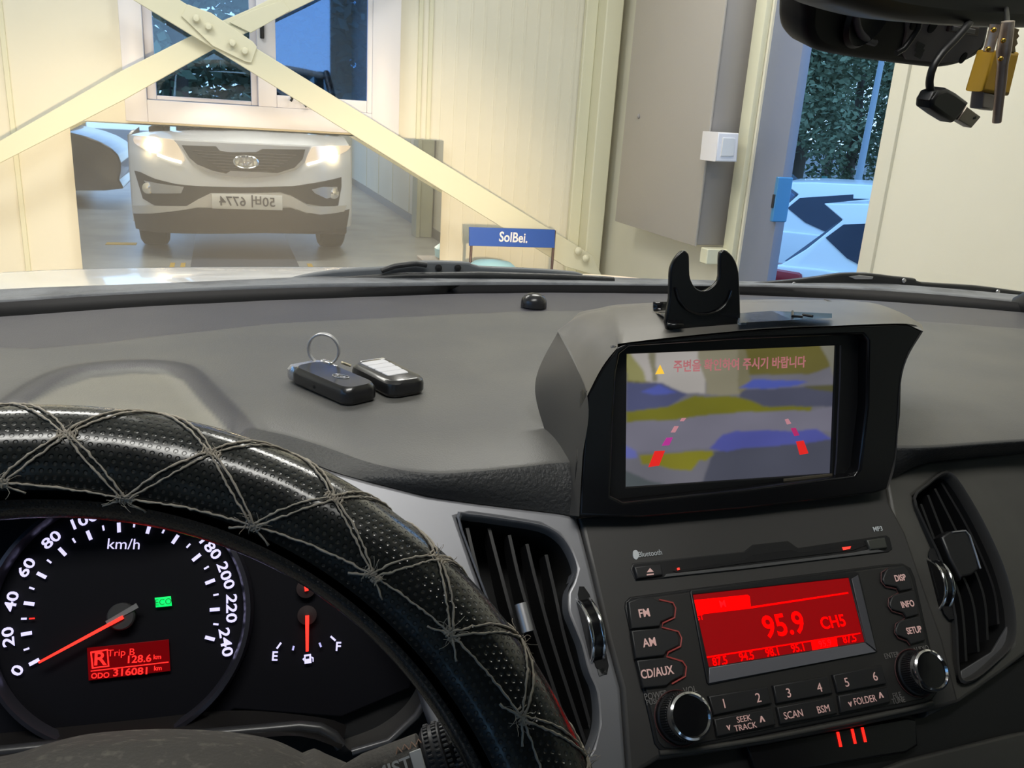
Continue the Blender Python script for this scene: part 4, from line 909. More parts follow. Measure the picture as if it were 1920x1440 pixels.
# glossy clear patch on top with script
g0 = [r0[4]*.86+r3[4]*.14, r0[4]*.5+r3[4]*.5]
def top_pt(s, t):   # s along, t from lip to back
    i = min(int(s*7), 6); q = s*7-i
    a = r0[i].lerp(r0[i+1], q); b = r3[i].lerp(r3[i+1], q); return a.lerp(b, t)+Vector((0, 0, .0045))
def ptop(x, y):
    """point of the photo on the visor top"""
    best = None
    for i in range(60):
        for j in range(30):
            p = top_pt(i/59, j/29); q = p-C0; dz = q.dot(_fw); X = 960+F*q.dot(_r2)/dz; Yp = 720+F*q.dot(_d2)/dz
            d = (X-x)**2+(Yp-y)**2
            if best is None or d < best[0]: best = (d, p)
    return best[1]
bm = bmesh.new(); vs = [bm.verts.new(ptop(x, y)+Vector((0, 0, .0012))) for x, y in ((1390, 590), (1450, 585), (1562, 590), (1558, 606), (1480, 612), (1392, 613))]
f = bm.faces.new(vs); bmesh.ops.solidify(bm, geom=[f], thickness=.0008)
from_bm('gloss_sticker', bm, mat('blue_gloss_sticker', (.16, .2, .28), .08), nav)
bm = bmesh.new()
for P in ([(1484, 594), (1490, 592), (1492, 600), (1497, 604)], [(1497, 592), (1508, 592), (1512, 599), (1540, 604)], [(1508, 599), (1520, 603)]):
    bm_tube(bm, [ptop(*q)+Vector((0, 0, .003)) for q in P], .0010, 6)
from_bm('sticker_script', bm, black_m, nav)

# phone clip standing on the housing
pc_ = empty('phone_clip', D.hit(1320, 618), 'black forked phone holder clip on top of the navigation display', 'phone holder')
Cl = Fr(1320, 560, .597, 86)
fork = [(1252, 621), (1256, 560), (1257, 520), (1259, 500), (1268, 483), (1277, 473), (1284, 470), (1290, 474), (1293, 482), (1294, 516), (1300, 533), (1308, 542), (1320, 546), (1332, 541), (1343, 531), (1349, 518), (1350, 480), (1353, 472), (1359, 469), (1366, 472), (1376, 483), (1384, 502), (1387, 530), (1388, 614), (1372, 621), (1320, 621)]
plate('fork_plate', Cl, fork, black_gloss, pc_, n=.003, thick=.004, bevel=.0012, sm=3)
bm = bmesh.new()
ring = [Cl.hit(x, y, .004) for x, y in ((1267, 540), (1275, 565), (1292, 582), (1318, 589), (1345, 583), (1363, 567), (1372, 545))]
bm_tube(bm, cr(ring, 5, False), .0009, 6); from_bm('raised_rib', bm, black_gloss, pc_, None, 60)
bk = [pY(1252, 610, Yb+.01), pY(1248, 596, Yb+.03), pY(1236, 588, Yb+.05), pY(1226, 585, Yb+.07), pY(1225, 566, Yb+.072)]
loft('rear_spring', [bk, [p+Vector((.012, .0, 0)) for p in bk]], black_gloss, pc_, 20, 1, thick=.0012)
bm = bmesh.new(); a = Cl.hit(1391, 608, .004); bm_box(bm, tuple(a-Vector((.003, .002, .004))), tuple(a+Vector((.003, .002, .004))), .001, 1)
a = Cl.hit(1380, 619, .005); bm_box(bm, tuple(a-Vector((.007, .002, .0015))), tuple(a+Vector((.005, .002, .0015))), .0006, 1)
from_bm('clear_pad', bm, mat('clear_gel', (.6, .6, .58), .2), pc_, None, 40)

# sun sensor dome
p = pZ(1007, 577, DZ)
sn = lathe('sun_sensor', [(.0155, 0), (.0155, .004), (.0148, .008), (.012, .0125), (.007, .0152), (0, .016)], mat('sensor_black', (.02, .02, .022), .25), None, 32, Matrix.Translation(p+Vector((0, .012, -.001))), cap=False)
tag(sn, 'small black sensor dome near the windscreen edge of the dashboard', 'sensor')

# ================================================================ INSTRUMENT CLUSTER
L = Fr(230, 1155, .56, 62, -7)
clu = empty('instrument_cluster', L.hit(230, 1155), 'lit instrument cluster with speedometer behind the steering wheel', 'instrument panel')
gface = mat('gauge_face', (.002, .002, .004), .6, spec=.15)
plate('backing', L, [(-300, 900), (480, 900), (900, 1150), (860, 1300), (800, 1420), (600, 1460), (-300, 1460)], void_m, clu, n=-.022, thick=.004, bevel=.001)
plate('gauge_face', L, [(-200, 950), (500, 950), (800, 1120), (770, 1290), (640, 1345), (440, 1330), (420, 1340), (-200, 1400)], gface, clu, n=-.014, thick=.004, bevel=.001, sm=0)
hu, hv = L.uv(230, 1155, -.012); rad_px = (L.hit(433, 1150, -.012)-L.hit(230, 1155, -.012)).length   # number ring
n0 = -.0115
def pol(r_, deg): return (hu+r_*math.cos(R(deg)), hv+r_*math.sin(R(deg)))
spd = []; Rn = rad_px
def a_of(k): return 206.5-k*(224/240)        # k in km/h
bm = bmesh.new()
for k in range(0, 241, 10):
    a = a_of(k); big = k % 20 == 0
    r0_, r1_ = (Rn*.80, Rn*.895) if big else (Rn*.845, Rn*.895); wd = .0013 if big else .0007
    p0, p1 = pol(r0_, a), pol(r1_, a); t = Vector((-math.sin(R(a)), math.cos(R(a))))*wd/2*1.6
    vs = [bm.verts.new((p0[0]-t.x, p0[1]-t.y, n0)), bm.verts.new((p0[0]+t.x, p0[1]+t.y, n0)), bm.verts.new((p1[0]+t.x, p1[1]+t.y, n0)), bm.verts.new((p1[0]-t.x, p1[1]-t.y, n0))]
    bm.faces.new(vs)
me = bpy.data.meshes.new('scale_ticks'); bm.to_mesh(me); bm.free(); dial = link('scale_ticks', me, lav_e, clu, L.M(0))
items = []
for k in range(0, 241, 20):
    a = a_of(k); q = pol(Rn*1.0, a)
    rot = a-90
    if k == 0: rot = 60
    if k == 240: rot = -80
    items.append((text_mesh(str(k), .0086, True, .0001, sx=1.32), Matrix.Translation((q[0], q[1], n0)) @ Matrix.Rotation(R(rot), 4, 'Z')))
join_meshes('scale_numbers', items, lav_e, clu, L.M(0))
letters('unit_lettering', L, [('km/h', 232, 1021, .0090, -3, False, 1.05)], lav_e, clu, n=n0)
rt = pol(Rn*.80, a_of(30)); bm = bmesh.new(); bm_box(bm, (rt[0]-.0015, rt[1]-.0004, n0), (rt[0]+.0015, rt[1]+.0004, n0+.0002)); from_bm('red_tick', bm, red_e, clu, L.M(0))
hub_m = mat('needle_hub', (.035, .035, .035), .4)
lathe('needle_hub', [(.0078, 0), (.0078, .004), (.007, .005), (0, .0052)], hub_m, clu, 40, L.M(0) @ Matrix.Translation((hu, hv, n0)), cap=False)
def needle(nm, p0, p1, w0, w1, z, mt):
    a, b = Vector(L.uv(*p0, z)), Vector(L.uv(*p1, z)); t = (b-a).normalized(); s_ = Vector((-t.y, t.x))
    bm = bmesh.new(); lo = [bm.verts.new((*(a+s_*w0/2), z)), bm.verts.new((*(b+s_*w1/2), z)), bm.verts.new((*(b-s_*w1/2), z)), bm.verts.new((*(a-s_*w0/2), z))]
    f = bm.faces.new(lo); r_ = bmesh.ops.extrude_face_region(bm, geom=[f]); 
    for v in [g for g in r_['geom'] if isinstance(g, bmesh.types.BMVert)]: v.co.z += .0008
    return from_bm(nm, bm, mt, clu, L.M(0))
needle('speed_needle', (231, 1157), (73, 1242), .0020, .0013, -.0058, red_needle)
needle('needle_tail', (200, 1168), (258, 1135), .0024, .0030, -.0066, mat('needle_grey', (.16, .16, .16), .4))
# driver information display
lcd = plate('trip_display', L, [(163, 1215), (316, 1199), (319, 1258), (166, 1276)], red_bg2, clu, n=-.0112, thick=.001, bevel=.0002)
rb_ = mat('lcd_red_glyph', (.4, 0, 0), .5, emit=(1, .02, .015), es=1.1)
plate('gear_frame', L, [(169, 1222), (202, 1217), (205, 1250), (172, 1254)], rb_, lcd, n=-.0106, thick=.0004, bevel=.00005, holes=[[(172, 1225), (200, 1220), (202, 1248), (175, 1251)]])
plate('rule', L, [(170, 1257.5), (316, 1240.5), (316, 1242.5), (170, 1259.5)], rb_, lcd, n=-.0106, thick=.0004, bevel=.00005)
letters('display_lettering', L, [('R', 187, 1236, .0105, 0, True, 1.1), ('Trip B', 227, 1224, .0054, 0, False, 1.1), ('128.6', 260, 1236, .0058, 0, True, 1.1), ('km', 295, 1232, .0036, 0, True, 1), ('ODO', 188, 1267, .0042, 0, True, 1), ('316081', 246, 1260, .0056, 0, True, 1.2), ('km', 296, 1253, .0036, 0, True, 1)], rb_, lcd, n=-.0104)
eco = plate('eco_lamp', L, [(290, 1121), (320, 1118), (322, 1136), (292, 1139)], green_e, clu, n=-.0112, thick=.0008, bevel=.0002)
letters('eco_lettering', L, [('ECO', 306, 1129, .0050, 3, False, .95)], green_d, eco, n=-.0104)
# fuel and temperature gauges
needle('fuel_needle', (576, 1154), (576, 1221), .0022, .0017, -.008, red_needle); needle('temperature_needle', (575, 1108), (571, 1077), .0022, .0018, -.008, red_needle)
for q in ((576, 1153), (574, 1103)):
    u, v = L.uv(*q, n0); lathe('needle_hub', [(.0058, 0), (.0058, .002), (0, .0025)], mat('small_hub', (.012, .004, .004), .5), clu, 28, L.M(0) @ Matrix.Translation((u, v, n0)), cap=False)
for a, b in (((519, 1216), (527, 1205)), ((549, 1219), (551, 1211)), ((602, 1213), (599, 1205)), ((629, 1201), (620, 1193))):
    needle('gauge_tick', a, b, .0011, .0011, -.0112, lav_e if b[0] in (527, 620) else lav_dim)
letters('gauge_lettering', L, [('E', 515, 1231, .0075, -4, True, 1), ('F', 634, 1213, .0075, -4, True, 1)], lav_e, clu, n=n0)
pm = plate('fuel_symbol', L, [(570, 1228), (583, 1226), (584, 1243), (571, 1245)], lav_e, clu, n=-.0110, thick=.0005, bevel=.0001, holes=[[(573, 1231), (580, 1230), (580, 1235), (573, 1236)]])
plate('fuel_symbol', L, [(584, 1231), (588, 1233), (588, 1241), (586, 1241), (586, 1235), (584, 1234)], lav_e, clu, n=-.0110, thick=.0005, bevel=.0001)
plate('fuel_symbol', L, [(567, 1236), (570, 1233), (570, 1240)], lav_e, clu, n=-.0110, thick=.0005, bevel=.0001)
plate('warning_lamp', L, [(637, 1123), (645, 1121), (651, 1127), (655, 1134), (648, 1137), (641, 1131)], red_e, clu, n=-.0110, thick=.0005, bevel=.0001, holes=[[(644, 1126), (648, 1126), (649, 1130), (645, 1130)]])
# bezel ring round the speedometer
bm = bmesh.new(); prof = [(Rn*1.12, -.010), (Rn*1.135, -.004), (Rn*1.16, -.001), (Rn*1.20, -.002), (Rn*1.22, -.010)]
bm_lathe(bm, prof, 96, Matrix.Translation((hu, hv, 0)), cap=False)
from_bm('dial_ring', bm, mat('dial_ring_dark', (.05, .05, .065), .3, metal=.6), clu, L.M(0), 40)
# hood underside and lower lips
tube('lower_lip', [L.hit(x, y, .004) for x, y in ((-100, 1420), (100, 1400), (300, 1385), (430, 1374), (500, 1368), (562, 1362), (600, 1366), (625, 1380), (640, 1400))], .0035, mat('lip_dark', (.03, .03, .032), .3), clu, 12)
ra = [L.hit(x, y, -.012) for x, y in ((640, 1388), (708, 1362), (760, 1322), (789, 1272), (805, 1225))]
rb = [L.hit(x, y, .008) for x, y in ((660, 1410), (729, 1390), (781, 1342), (806, 1300), (822, 1250))]
loft('right_lip', [ra, [a.lerp(b, .5)+Vector((0, 0, -.001)) for a, b in zip(ra, rb)], rb], stack_m, clu, 30, 3)
tube('right_lip_edge', rb, .0022, mat('lip_satin', (.09, .09, .095), .28, metal=.3), clu, 10)
loft('hood_underside', [[L.hit(x, y, -.012) for x, y in ((-250, 965), (0, 955), (250, 950), (450, 985), (600, 1045), (760, 1160))], [pZ(x, y, DZ-.012) for x, y in ((-300, 960), (0, 955), (250, 950), (400, 935), (520, 920), (640, 935))]], void_m, clu, 30, 2)
bm = bmesh.new()
loft('binnacle_floor', [[L.hit(x, y, -.012) for x, y in ((-250, 1395), (0, 1375), (250, 1350), (440, 1332), (600, 1345), (650, 1360))], [L.hit(x, y, .012) for x, y in ((-250, 1440), (0, 1425), (250, 1400), (430, 1388), (560, 1380), (640, 1405))]], mat('binnacle_black', (.01, .009, .009), .35), clu, 30, 2)

# ================================================================ STEERING COLUMN SHROUD AND WIPER STALK
K = .47
top_l = [(-120, 1450), (0, 1431), (90, 1404), (170, 1388), (300, 1380), (430, 1386), (512, 1400), (560, 1420), (572, 1427), (596, 1418), (616, 1427), (660, 1446)]
r_a = [pD(x, y, K) for x, y in top_l]; r_b = [pD(x, y+30, K-.025)+Vector((0, 0, .002)) for x, y in top_l]; r_c = [pD(x, y+160, K-.06) for x, y in top_l]
r_z = [p+Vector((0, .02, -.012)) for p in r_a]
sh = loft('column_shroud', [r_z, r_a, r_b, r_c], dust_m, None, 60, 4); tag(sh, 'dusty rounded steering column cover below the speedometer', 'steering column')
stk = empty('wiper_stalk', pD(750, 1430, K), 'dusty wiper stalk marked MIST with ribbed collar right of the column cover', 'stalk')
A, B = pD(640, 1486, K), pD(905, 1385, K-.01); ax_ = (B-A).normalized()
def stalk_pt(t): return A.lerp(B, t)
def lathe_along(nm, prof, mt, par, P, axis, seg=36):
    return lathe(nm, prof, mt, par, seg, Matrix.Translation(P) @ axis.to_track_quat('Z', 'Y').to_matrix().to_4x4())
ln = (B-A).length
lathe_along('lever', [(.011, 0), (.0135, ln*.2), (.0135, ln*.58), (.012, ln*.585), (0, ln*.59)], dust_m, stk, A, ax_)
col_ = lathe_along('ribbed_collar', [(.0125, 0), (.0150, .002), (.0152, ln*.14), (.0128, ln*.155)], mat('collar_black', (.03, .03, .033), .45), stk, stalk_pt(.60), ax_)
bm = bmesh.new(); Mq = Matrix.Translation(stalk_pt(.60)) @ ax_.to_track_quat('Z', 'Y').to_matrix().to_4x4()
for i in range(40):
    for j in range(5):
        aa = 2*math.pi*(i+.5*(j % 2))/40; bm_box(bm, (-.0008, -.0007, -.0012), (.0009, .0007, .0012), .0003, 1, Mq @ Matrix.Rotation(aa, 4, 'Z') @ Matrix.Translation((.0152, 0, .004+j*.0042)))
from_bm('grip_texture', bm, mat('collar_black', (.03, .03, .033), .45), col_)
lathe_along('tip', [(.0128, 0), (.0128, ln*.1), (.010, ln*.2), (0, ln*.21)], black_gloss, stk, stalk_pt(.76), ax_)
SF = Fr(750, 1430, K-.0135, 50)
tt = text_mesh('MIST', .0088, True, .0001, sx=1)
cam_dir = (C0-stalk_pt(.42)).normalized(); upv = cam_dir.cross(ax_).normalized(); nrm = ax_.cross(upv).normalized()
Mt = Matrix((ax_, upv, nrm)).transposed().to_4x4(); Mt.translation = stalk_pt(.395)+nrm*.0137+upv*.0012
link('stalk_lettering', tt, mat('print_bright', (.6, .6, .6), .6), stk, Mt)
Mt2 = Mt.copy(); Mt2.translation = stalk_pt(.27)+nrm*.0137+upv*.0018
bm = bmesh.new(); vs = [bm.verts.new(q) for q in ((-.003, 0, 0), (.003, 0, 0), (0, .004, 0))]; bm.faces.new(vs); vs = [bm.verts.new(q) for q in ((-.0012, -.004, 0), (.0012, -.004, 0), (.0012, 0, 0), (-.0012, 0, 0))]; bm.faces.new(vs)
from_bm('arrow_mark', bm, mat('print_bright', (.6, .6, .6), .6), stk, Mt2)
Mt3 = Mt.copy(); Mt3.translation = stalk_pt(.565)+nrm*.0138
box('white_mark', (-.0028, -.006, -.002), (.0028, .006, .0003), mat('print_bright', (.6, .6, .6), .6), stk, .0003, 1, Mt3)
bm = bmesh.new()
for q in range(4):
    x0 = -.006+q*.0035; bm_tube(bm, [(x0, -.001+.001*(q % 2), 0), (x0+.0015, .002, 0), (x0+.003, -.001, 0)], .0004, 5)
Mt4 = Mt.copy(); Mt4.translation = stalk_pt(.52)+nrm*.011+upv*.0082
from_bm('worn_symbol', bm, mat('worn_orange', (.4, .25, .18), .7), stk, Mt4)

# ================================================================ STEERING WHEEL
WC = Vector((-.0787, .2097, 1.1036)); tl, yx, WR, wr = R(38.02), R(-4.16), .1856, .0205
wax = Vector((math.sin(yx)*math.cos(tl), -math.cos(yx)*math.cos(tl), math.sin(tl)))
wa = Vector((0, 0, 1)).cross(wax).normalized(); wb_ = wax.cross(wa)
def WP(u, v, e=0):
    u, v = R(u), R(v); rd = wa*math.cos(u)+wb_*math.sin(u)
    return WC+rd*(WR+(wr+e)*math.cos(v))+wax*((wr+e)*math.sin(v))
def whit(px, py):
    v = ray(px, py).normalized(); t = .1; best = (9, 0)
    for _ in range(300):
        p = C0+v*t-WC; h = p.dot(wax); x, y = p.dot(wa), p.dot(wb_); d = math.hypot(math.hypot(x, y)-WR, h)-wr
        if d < best[0]: best = (d, t)
        if d < 1e-5 or t > 1: break
        t += max(d, 1e-5)*.9
    p = C0+v*best[1]-WC; h = p.dot(wax); x, y = p.dot(wa), p.dot(wb_)
    return math.degrees(math.atan2(y, x)), math.degrees(math.atan2(h, math.hypot(x, y)-WR))
whl = empty('steering_wheel', WC, 'steering wheel in perforated black leather cover with frayed beige lacing', 'steering wheel')
lm = bpy.data.materials.new('perforated_leather'); lm.use_nodes = True; nt = lm.node_tree; b = nt.nodes['Principled BSDF']
b.inputs['Base Color'].default_value = (.012, .014, .014, 1); b.inputs['Roughness'].default_value = .21; b.inputs['Specular IOR Level'].default_value = .6; b.inputs['Coat Weight'].default_value = .3; b.inputs['Coat Roughness'].default_value = .12
uvn = nt.nodes.new('ShaderNodeUVMap'); uvn.uv_map = 'UVMap'; sp = nt.nodes.new('ShaderNodeSeparateXYZ'); nt.links.new(uvn.outputs[0], sp.inputs[0])
def mth(op, a, b_=None, c=None):
    n = nt.nodes.new('ShaderNodeMath'); n.operation = op
    for i, q in enumerate((a, b_, c)):
        if q is None: continue
        if isinstance(q, (int, float)): n.inputs[i].default_value = q
        else: nt.links.new(q, n.inputs[i])
    return n.outputs[0]
xx = mth('MULTIPLY', sp.outputs[0], 400); yy = mth('MULTIPLY', sp.outputs[1], 52)
row = mth('FLOOR', yy); off_ = mth('MULTIPLY', mth('MODULO', row, 2), .5)
fx = mth('SUBTRACT', mth('FRACT', mth('ADD', xx, off_)), .5); fy = mth('MULTIPLY', mth('SUBTRACT', mth('FRACT', yy), .5), .85)
dd = mth('SQRT', mth('ADD', mth('MULTIPLY', fx, fx), mth('MULTIPLY', fy, fy)))
mr = nt.nodes.new('ShaderNodeMapRange'); mr.inputs[1].default_value = .17; mr.inputs[2].default_value = .30; nt.links.new(dd, mr.inputs[0])
tcn = nt.nodes.new('ShaderNodeTexCoord'); nz = nt.nodes.new('ShaderNodeTexNoise'); nz.inputs['Scale'].default_value = 60; nt.links.new(tcn.outputs['Object'], nz.inputs['Vector'])
hh = mth('ADD', mr.outputs[0], mth('MULTIPLY', nz.outputs['Fac'], .8))
bp = nt.nodes.new('ShaderNodeBump'); bp.inputs['Strength'].default_value = 1; bp.inputs['Distance'].default_value = .0009; nt.links.new(hh, bp.inputs['Height']); nt.links.new(bp.outputs[0], b.inputs['Normal'])
mxc = nt.nodes.new('ShaderNodeMix'); mxc.data_type = 'RGBA'; mxc.inputs[6].default_value = (.03, .032, .031, 1); mxc.inputs[7].default_value = (.012, .014, .014, 1); nt.links.new(mr.outputs[0], mxc.inputs[0]); nt.links.new(mxc.outputs[2], b.inputs['Base Color'])
def torus_part(nm, v0, v1, nu, nv, e, mt, u0=0, u1=360):
    bm = bmesh.new(); uvl = bm.loops.layers.uv.new('UVMap'); G = []
    for i in range(nu+1):
        u = u0+(u1-u0)*i/nu
        G.append([bm.verts.new(WP(u, v0+(v1-v0)*j/nv, e)) for j in range(nv+1)])
    for i in range(nu):
        for j in range(nv):
            f = bm.faces.new((G[i][j], G[i+1][j], G[i+1][j+1], G[i][j+1])); f.smooth = True
            for lp_, (a, c) in zip(f.loops, ((i, j), (i+1, j), (i+1, j+1), (i, j+1))):
                lp_[uvl].uv = ((u0+(u1-u0)*a/nu)/360, (v0+(v1-v0)*c/nv)/360)
    if u1-u0 == 360: bmesh.ops.remove_doubles(bm, verts=bm.verts, dist=1e-6)
    me = bpy.data.meshes.new(nm); bm.normal_update(); bm.to_mesh(me); bm.free(); return link(nm, me, mt, whl)
torus_part('leather_cover', -215, 134, 240, 40, 0, lm)
torus_part('bare_rim', 128, 234, 200, 14, -.0075, mat('rim_rubber', (.010, .010, .011), .55))
up = [whit(*p) for p in ((125, 815), (395, 850), (625, 935), (820, 1047), (974, 1197))]+[(18.5, 20)]
lo_ = [whit(*p) for p in ((0, 905), (235, 935), (475, 985), (700, 1079), (846, 1190), (978, 1346))]
up = [(98.5+13.5*k, 80) for k in range(14, -1, -1)]+up+[(18.5-13.0*k, 40+20*min(k, 2)) for k in range(1, 9)]
lo_ = [(91+13.5*k, 125) for k in range(15, 0, -1)]+lo_+[(25.7-13.0*k, 90+10*min(k, 3)) for k in range(1, 9)]
ou = [((up[i][0]+up[i+1][0])/2, min(up[i][1], up[i+1][1])-(62 if up[i][1] > 30 else 40)) for i in range(len(up)-1)]
tb = bmesh.new(); rnd = random.Random(3)
def thread(A_, B_, ofs=0, r_=.00042, wob=.25):
    n = max(6, int(math.hypot((A_[0]-B_[0])*3.2, (A_[1]-B_[1])*.36)/1.4)); pts = []; rads = []
    for i in range(n+1):
        t = i/n; u = A_[0]+(B_[0]-A_[0])*t+ofs*(.45+.55*math.sin(math.pi*t)); v = A_[1]+(B_[1]-A_[1])*t
        pts.append(WP(u+rnd.uniform(-wob, wob)*.35, v+rnd.uniform(-1, 1)*wob*3, .0004+rnd.uniform(-.0001, .00025))); rads.append(r_*rnd.uniform(.7, 1.35))
    bm_tube(tb, pts, r_, 5, False, rads)
def fibres(A_, n, ln_=.005):
    for _ in range(n):
        p = WP(A_[0]+rnd.uniform(-1.1, 1.1), A_[1]+rnd.uniform(-6, 6), .0005); d = (p-WC).normalized()*.2+wax*rnd.uniform(.1, .7)+wa*rnd.uniform(-1, 1)+wb_*rnd.uniform(-1, 1); d.normalize()
        q = [p]
        for _k in range(4): d = (d+Vector((rnd.uniform(-.6, .6), rnd.uniform(-.6, .6), rnd.uniform(-.6, .6)))).normalized(); q.append(q[-1]+d*ln_/4*rnd.uniform(.6, 1.3))
        bm_tube(tb, q, .00012, 3, False)
for i in range(len(up)):
    for s_ in (-.55, .55):
        thread(up[i], lo_[i], s_) if i < len(lo_) else None
        if i+1 < len(lo_): thread(up[i], lo_[i+1], s_)
        if i < len(ou): thread(up[i], ou[i], s_)
        if i > 0: thread(up[i], ou[i-1], s_)
    fibres(up[i], 14)
    for q in range(7):   # wrapped knot
        thread((up[i][0]-.9+.3*q, up[i][1]-4), (up[i][0]-.9+.3*q, up[i][1]+4), 0, .0004, .2)
for i in range(len(lo_)-1):
    thread(lo_[i], lo_[i+1], 0)
    fibres(lo_[i], 15, .0058)
    for s_ in (-.6, .6):
        thread(lo_[i], (lo_[i][0]+s_*4.2, lo_[i][1]+12), 0)
    for q in range(6): thread((lo_[i][0]-.9+.36*q, lo_[i][1]-4), (lo_[i][0]-.7+.3*q, lo_[i][1]+5), 0, .0004, .3)
me = bpy.data.meshes.new('lacing'); tb.to_mesh(me); tb.free()
for p in me.polygons: p.use_smooth = True
link('lacing', me, bolt_m, whl)
# hub and spokes, below the picture
hubm = mat('airbag_cover', (.015, .015, .016), .5)
Mh = Matrix((wa, wb_, wax)).transposed().to_4x4(); Mh.translation = WC-wax*.03
lathe('hub_cover', [(.02, -.03), (.07, -.02), (.075, .0), (.07, .015), (.04, .024), (0, .026)], hubm, whl, 40, Mh, cap=False)
for du in (0, 180, 270):
    p1 = WP(du, 180, -.004); p0 = WC-wax*.03+(p1-WC).normalized()*.05
    tube('spoke', [p0, p0.lerp(p1, .5)-wax*.002, p1], .016, hubm, whl, 12, rad=[.02, .015, .012], flat=.5)

# ================================================================ WINDSCREEN, COWL, WIPERS, HEADLINER
BT = [(-330, 592), (0, 567), (255, 551), (547, 540), (782, 536), (1001, 534), (1253, 536), (1387, 537), (1590, 542), (1752, 552), (1920, 568), (2000, 577)]
ws = empty('windscreen', (.4, 1.0, DZ), 'slanted clear windscreen glass above the dashboard', 'windscreen')
base = [pZ(x, y, 1.174)+Vector((0, .004, 0)) for x, y in BT]
topw = [Vector((-.42+1.46*i/11, .16-.10*((i-5.5)/5.5)**2, 1.66-.03*((i-5.5)/5.5)**2)) for i in range(12)]
midw = [a.lerp(b, .5)+Vector((0, .01, .03)) for a, b in zip(base, topw)]
loft('glass', [base, midw, topw], glass('windscreen_glass', (.97, .985, .97), .025, .0), ws, 40, 6)
seal0 = [pZ(x, y, DZ-.003) for x, y in smooth_pts(FAR)[::3]]; seal1 = [pZ(x, y, 1.172) for x, y in BT]
loft('black_seal', [[p+Vector((0, -.004, -.02)) for p in seal0], seal0, seal1, [p+Vector((0, .01, -.02)) for p in seal1]], void_m, ws, 80, 1)
HL = [(-330, 570), (0, 545), (300, 534), (540, 523), (700, 517), (960, 518), (1253, 526), (1400, 530), (1600, 531), (1752, 541), (1920, 556), (2000, 566)]
cowl_m = mat('cowl_plastic', (.17, .18, .195), .55, bump=(60, .5, .004), noise_col=(14, (.09, .095, .105), .45, .6))
c0 = [pZ(x, y+1, 1.168)+Vector((0, .006, 0)) for x, y in BT]; c1 = [pY(x, y, 1.06-.10*((i-5.5)/5.5)**2+.0) for i, (x, y) in enumerate([((a[0]+b[0])/2, (a[1]+b[1])/2) for a, b in zip(BT, HL)])]
c2 = [pY(x, y, 1.13-.16*((i-5.5)/5.5)**2) for i, (x, y) in enumerate(HL)]
cw = loft('cowl_panel', [[p+Vector((0, 0, -.03)) for p in c0], c0, c1, c2, [p+Vector((0, .04, -.05)) for p in c2]], cowl_m, None, 80, 3)
tag(cw, 'dark grey ribbed cowl panel between the windscreen and the white bonnet', 'cowl')
wiper_m = mat('wiper_grey', (.13, .14, .15), .5); wiper2_m = mat('wiper_black', (.018, .019, .02), .45)
W1 = FrY(1.085); W2 = FrY(1.07)
w1 = empty('windscreen_wiper', W1.hit(800, 520), 'grey wiper arm lying parked at the base of the windscreen in front of the mirror', 'wiper')
plate('arm', W1, [(540, 533), (556, 520), (625, 508), (700, 503), (740, 499), (770, 492), (810, 490), (850, 491), (882, 493), (900, 500), (990, 504), (1082, 511), (1086, 519), (1000, 522), (800, 524), (640, 530)], wiper_m, w1, n=0, thick=.012, bevel=.003, sm=2)
tube('blade', [W1.hit(x, y, .01) for x, y in ((555, 532), (640, 526), (760, 518), (900, 516), (1050, 520), (1150, 526))], .005, wiper2_m, w1, 8)
tube('hook', [W1.hit(x, y, .008) for x, y in ((715, 508), (740, 499), (780, 494), (800, 497))], .0035, wiper2_m, w1, 8)
for q in ((822, 502), (858, 502)):
    lathe('rivet', [(.0045, 0), (.0045, .002), (0, .003)], black_m, w1, 14, Matrix.Translation(W1.hit(*q, .001)) @ Matrix.Rotation(R(90), 4, 'X'), cap=False)
w2 = empty('windscreen_wiper', W2.hit(1600, 530), 'black wiper arm parked at the right side of the windscreen base under the doorway view', 'wiper')
plate('arm', W2, [(1400, 534), (1480, 526), (1540, 519), (1580, 513), (1630, 513), (1680, 519), (1718, 523), (1730, 530), (1830, 536), (1900, 545), (2000, 560), (2060, 575), (2040, 590), (1900, 567), (1750, 552), (1600, 544), (1450, 541)], wiper2_m, w2, n=0, thick=.012, bevel=.003, sm=2)
plate('arm_highlight', W2, [(1592, 519), (1612, 516), (1638, 519), (1636, 524), (1604, 524)], satin_m, w2, n=.0015, thick=.003, bevel=.0008)  # silver highlight on the arm, laid on as a satin plate
tube('blade', [W2.hit(x, y, .012) for x, y in ((1390, 540), (1500, 538), (1650, 544), (1800, 556), (1950, 574))], .0045, wiper_m, w2, 8)
for q in ((1488, 533), (1694, 526), (1803, 547), (1870, 547)):
    lathe('rivet', [(.0035, 0), (.0035, .002), (0, .003)], satin_m, w2, 12, Matrix.Translation(W2.hit(*q, .003)) @ Matrix.Rotation(R(90), 4, 'X'), cap=False)
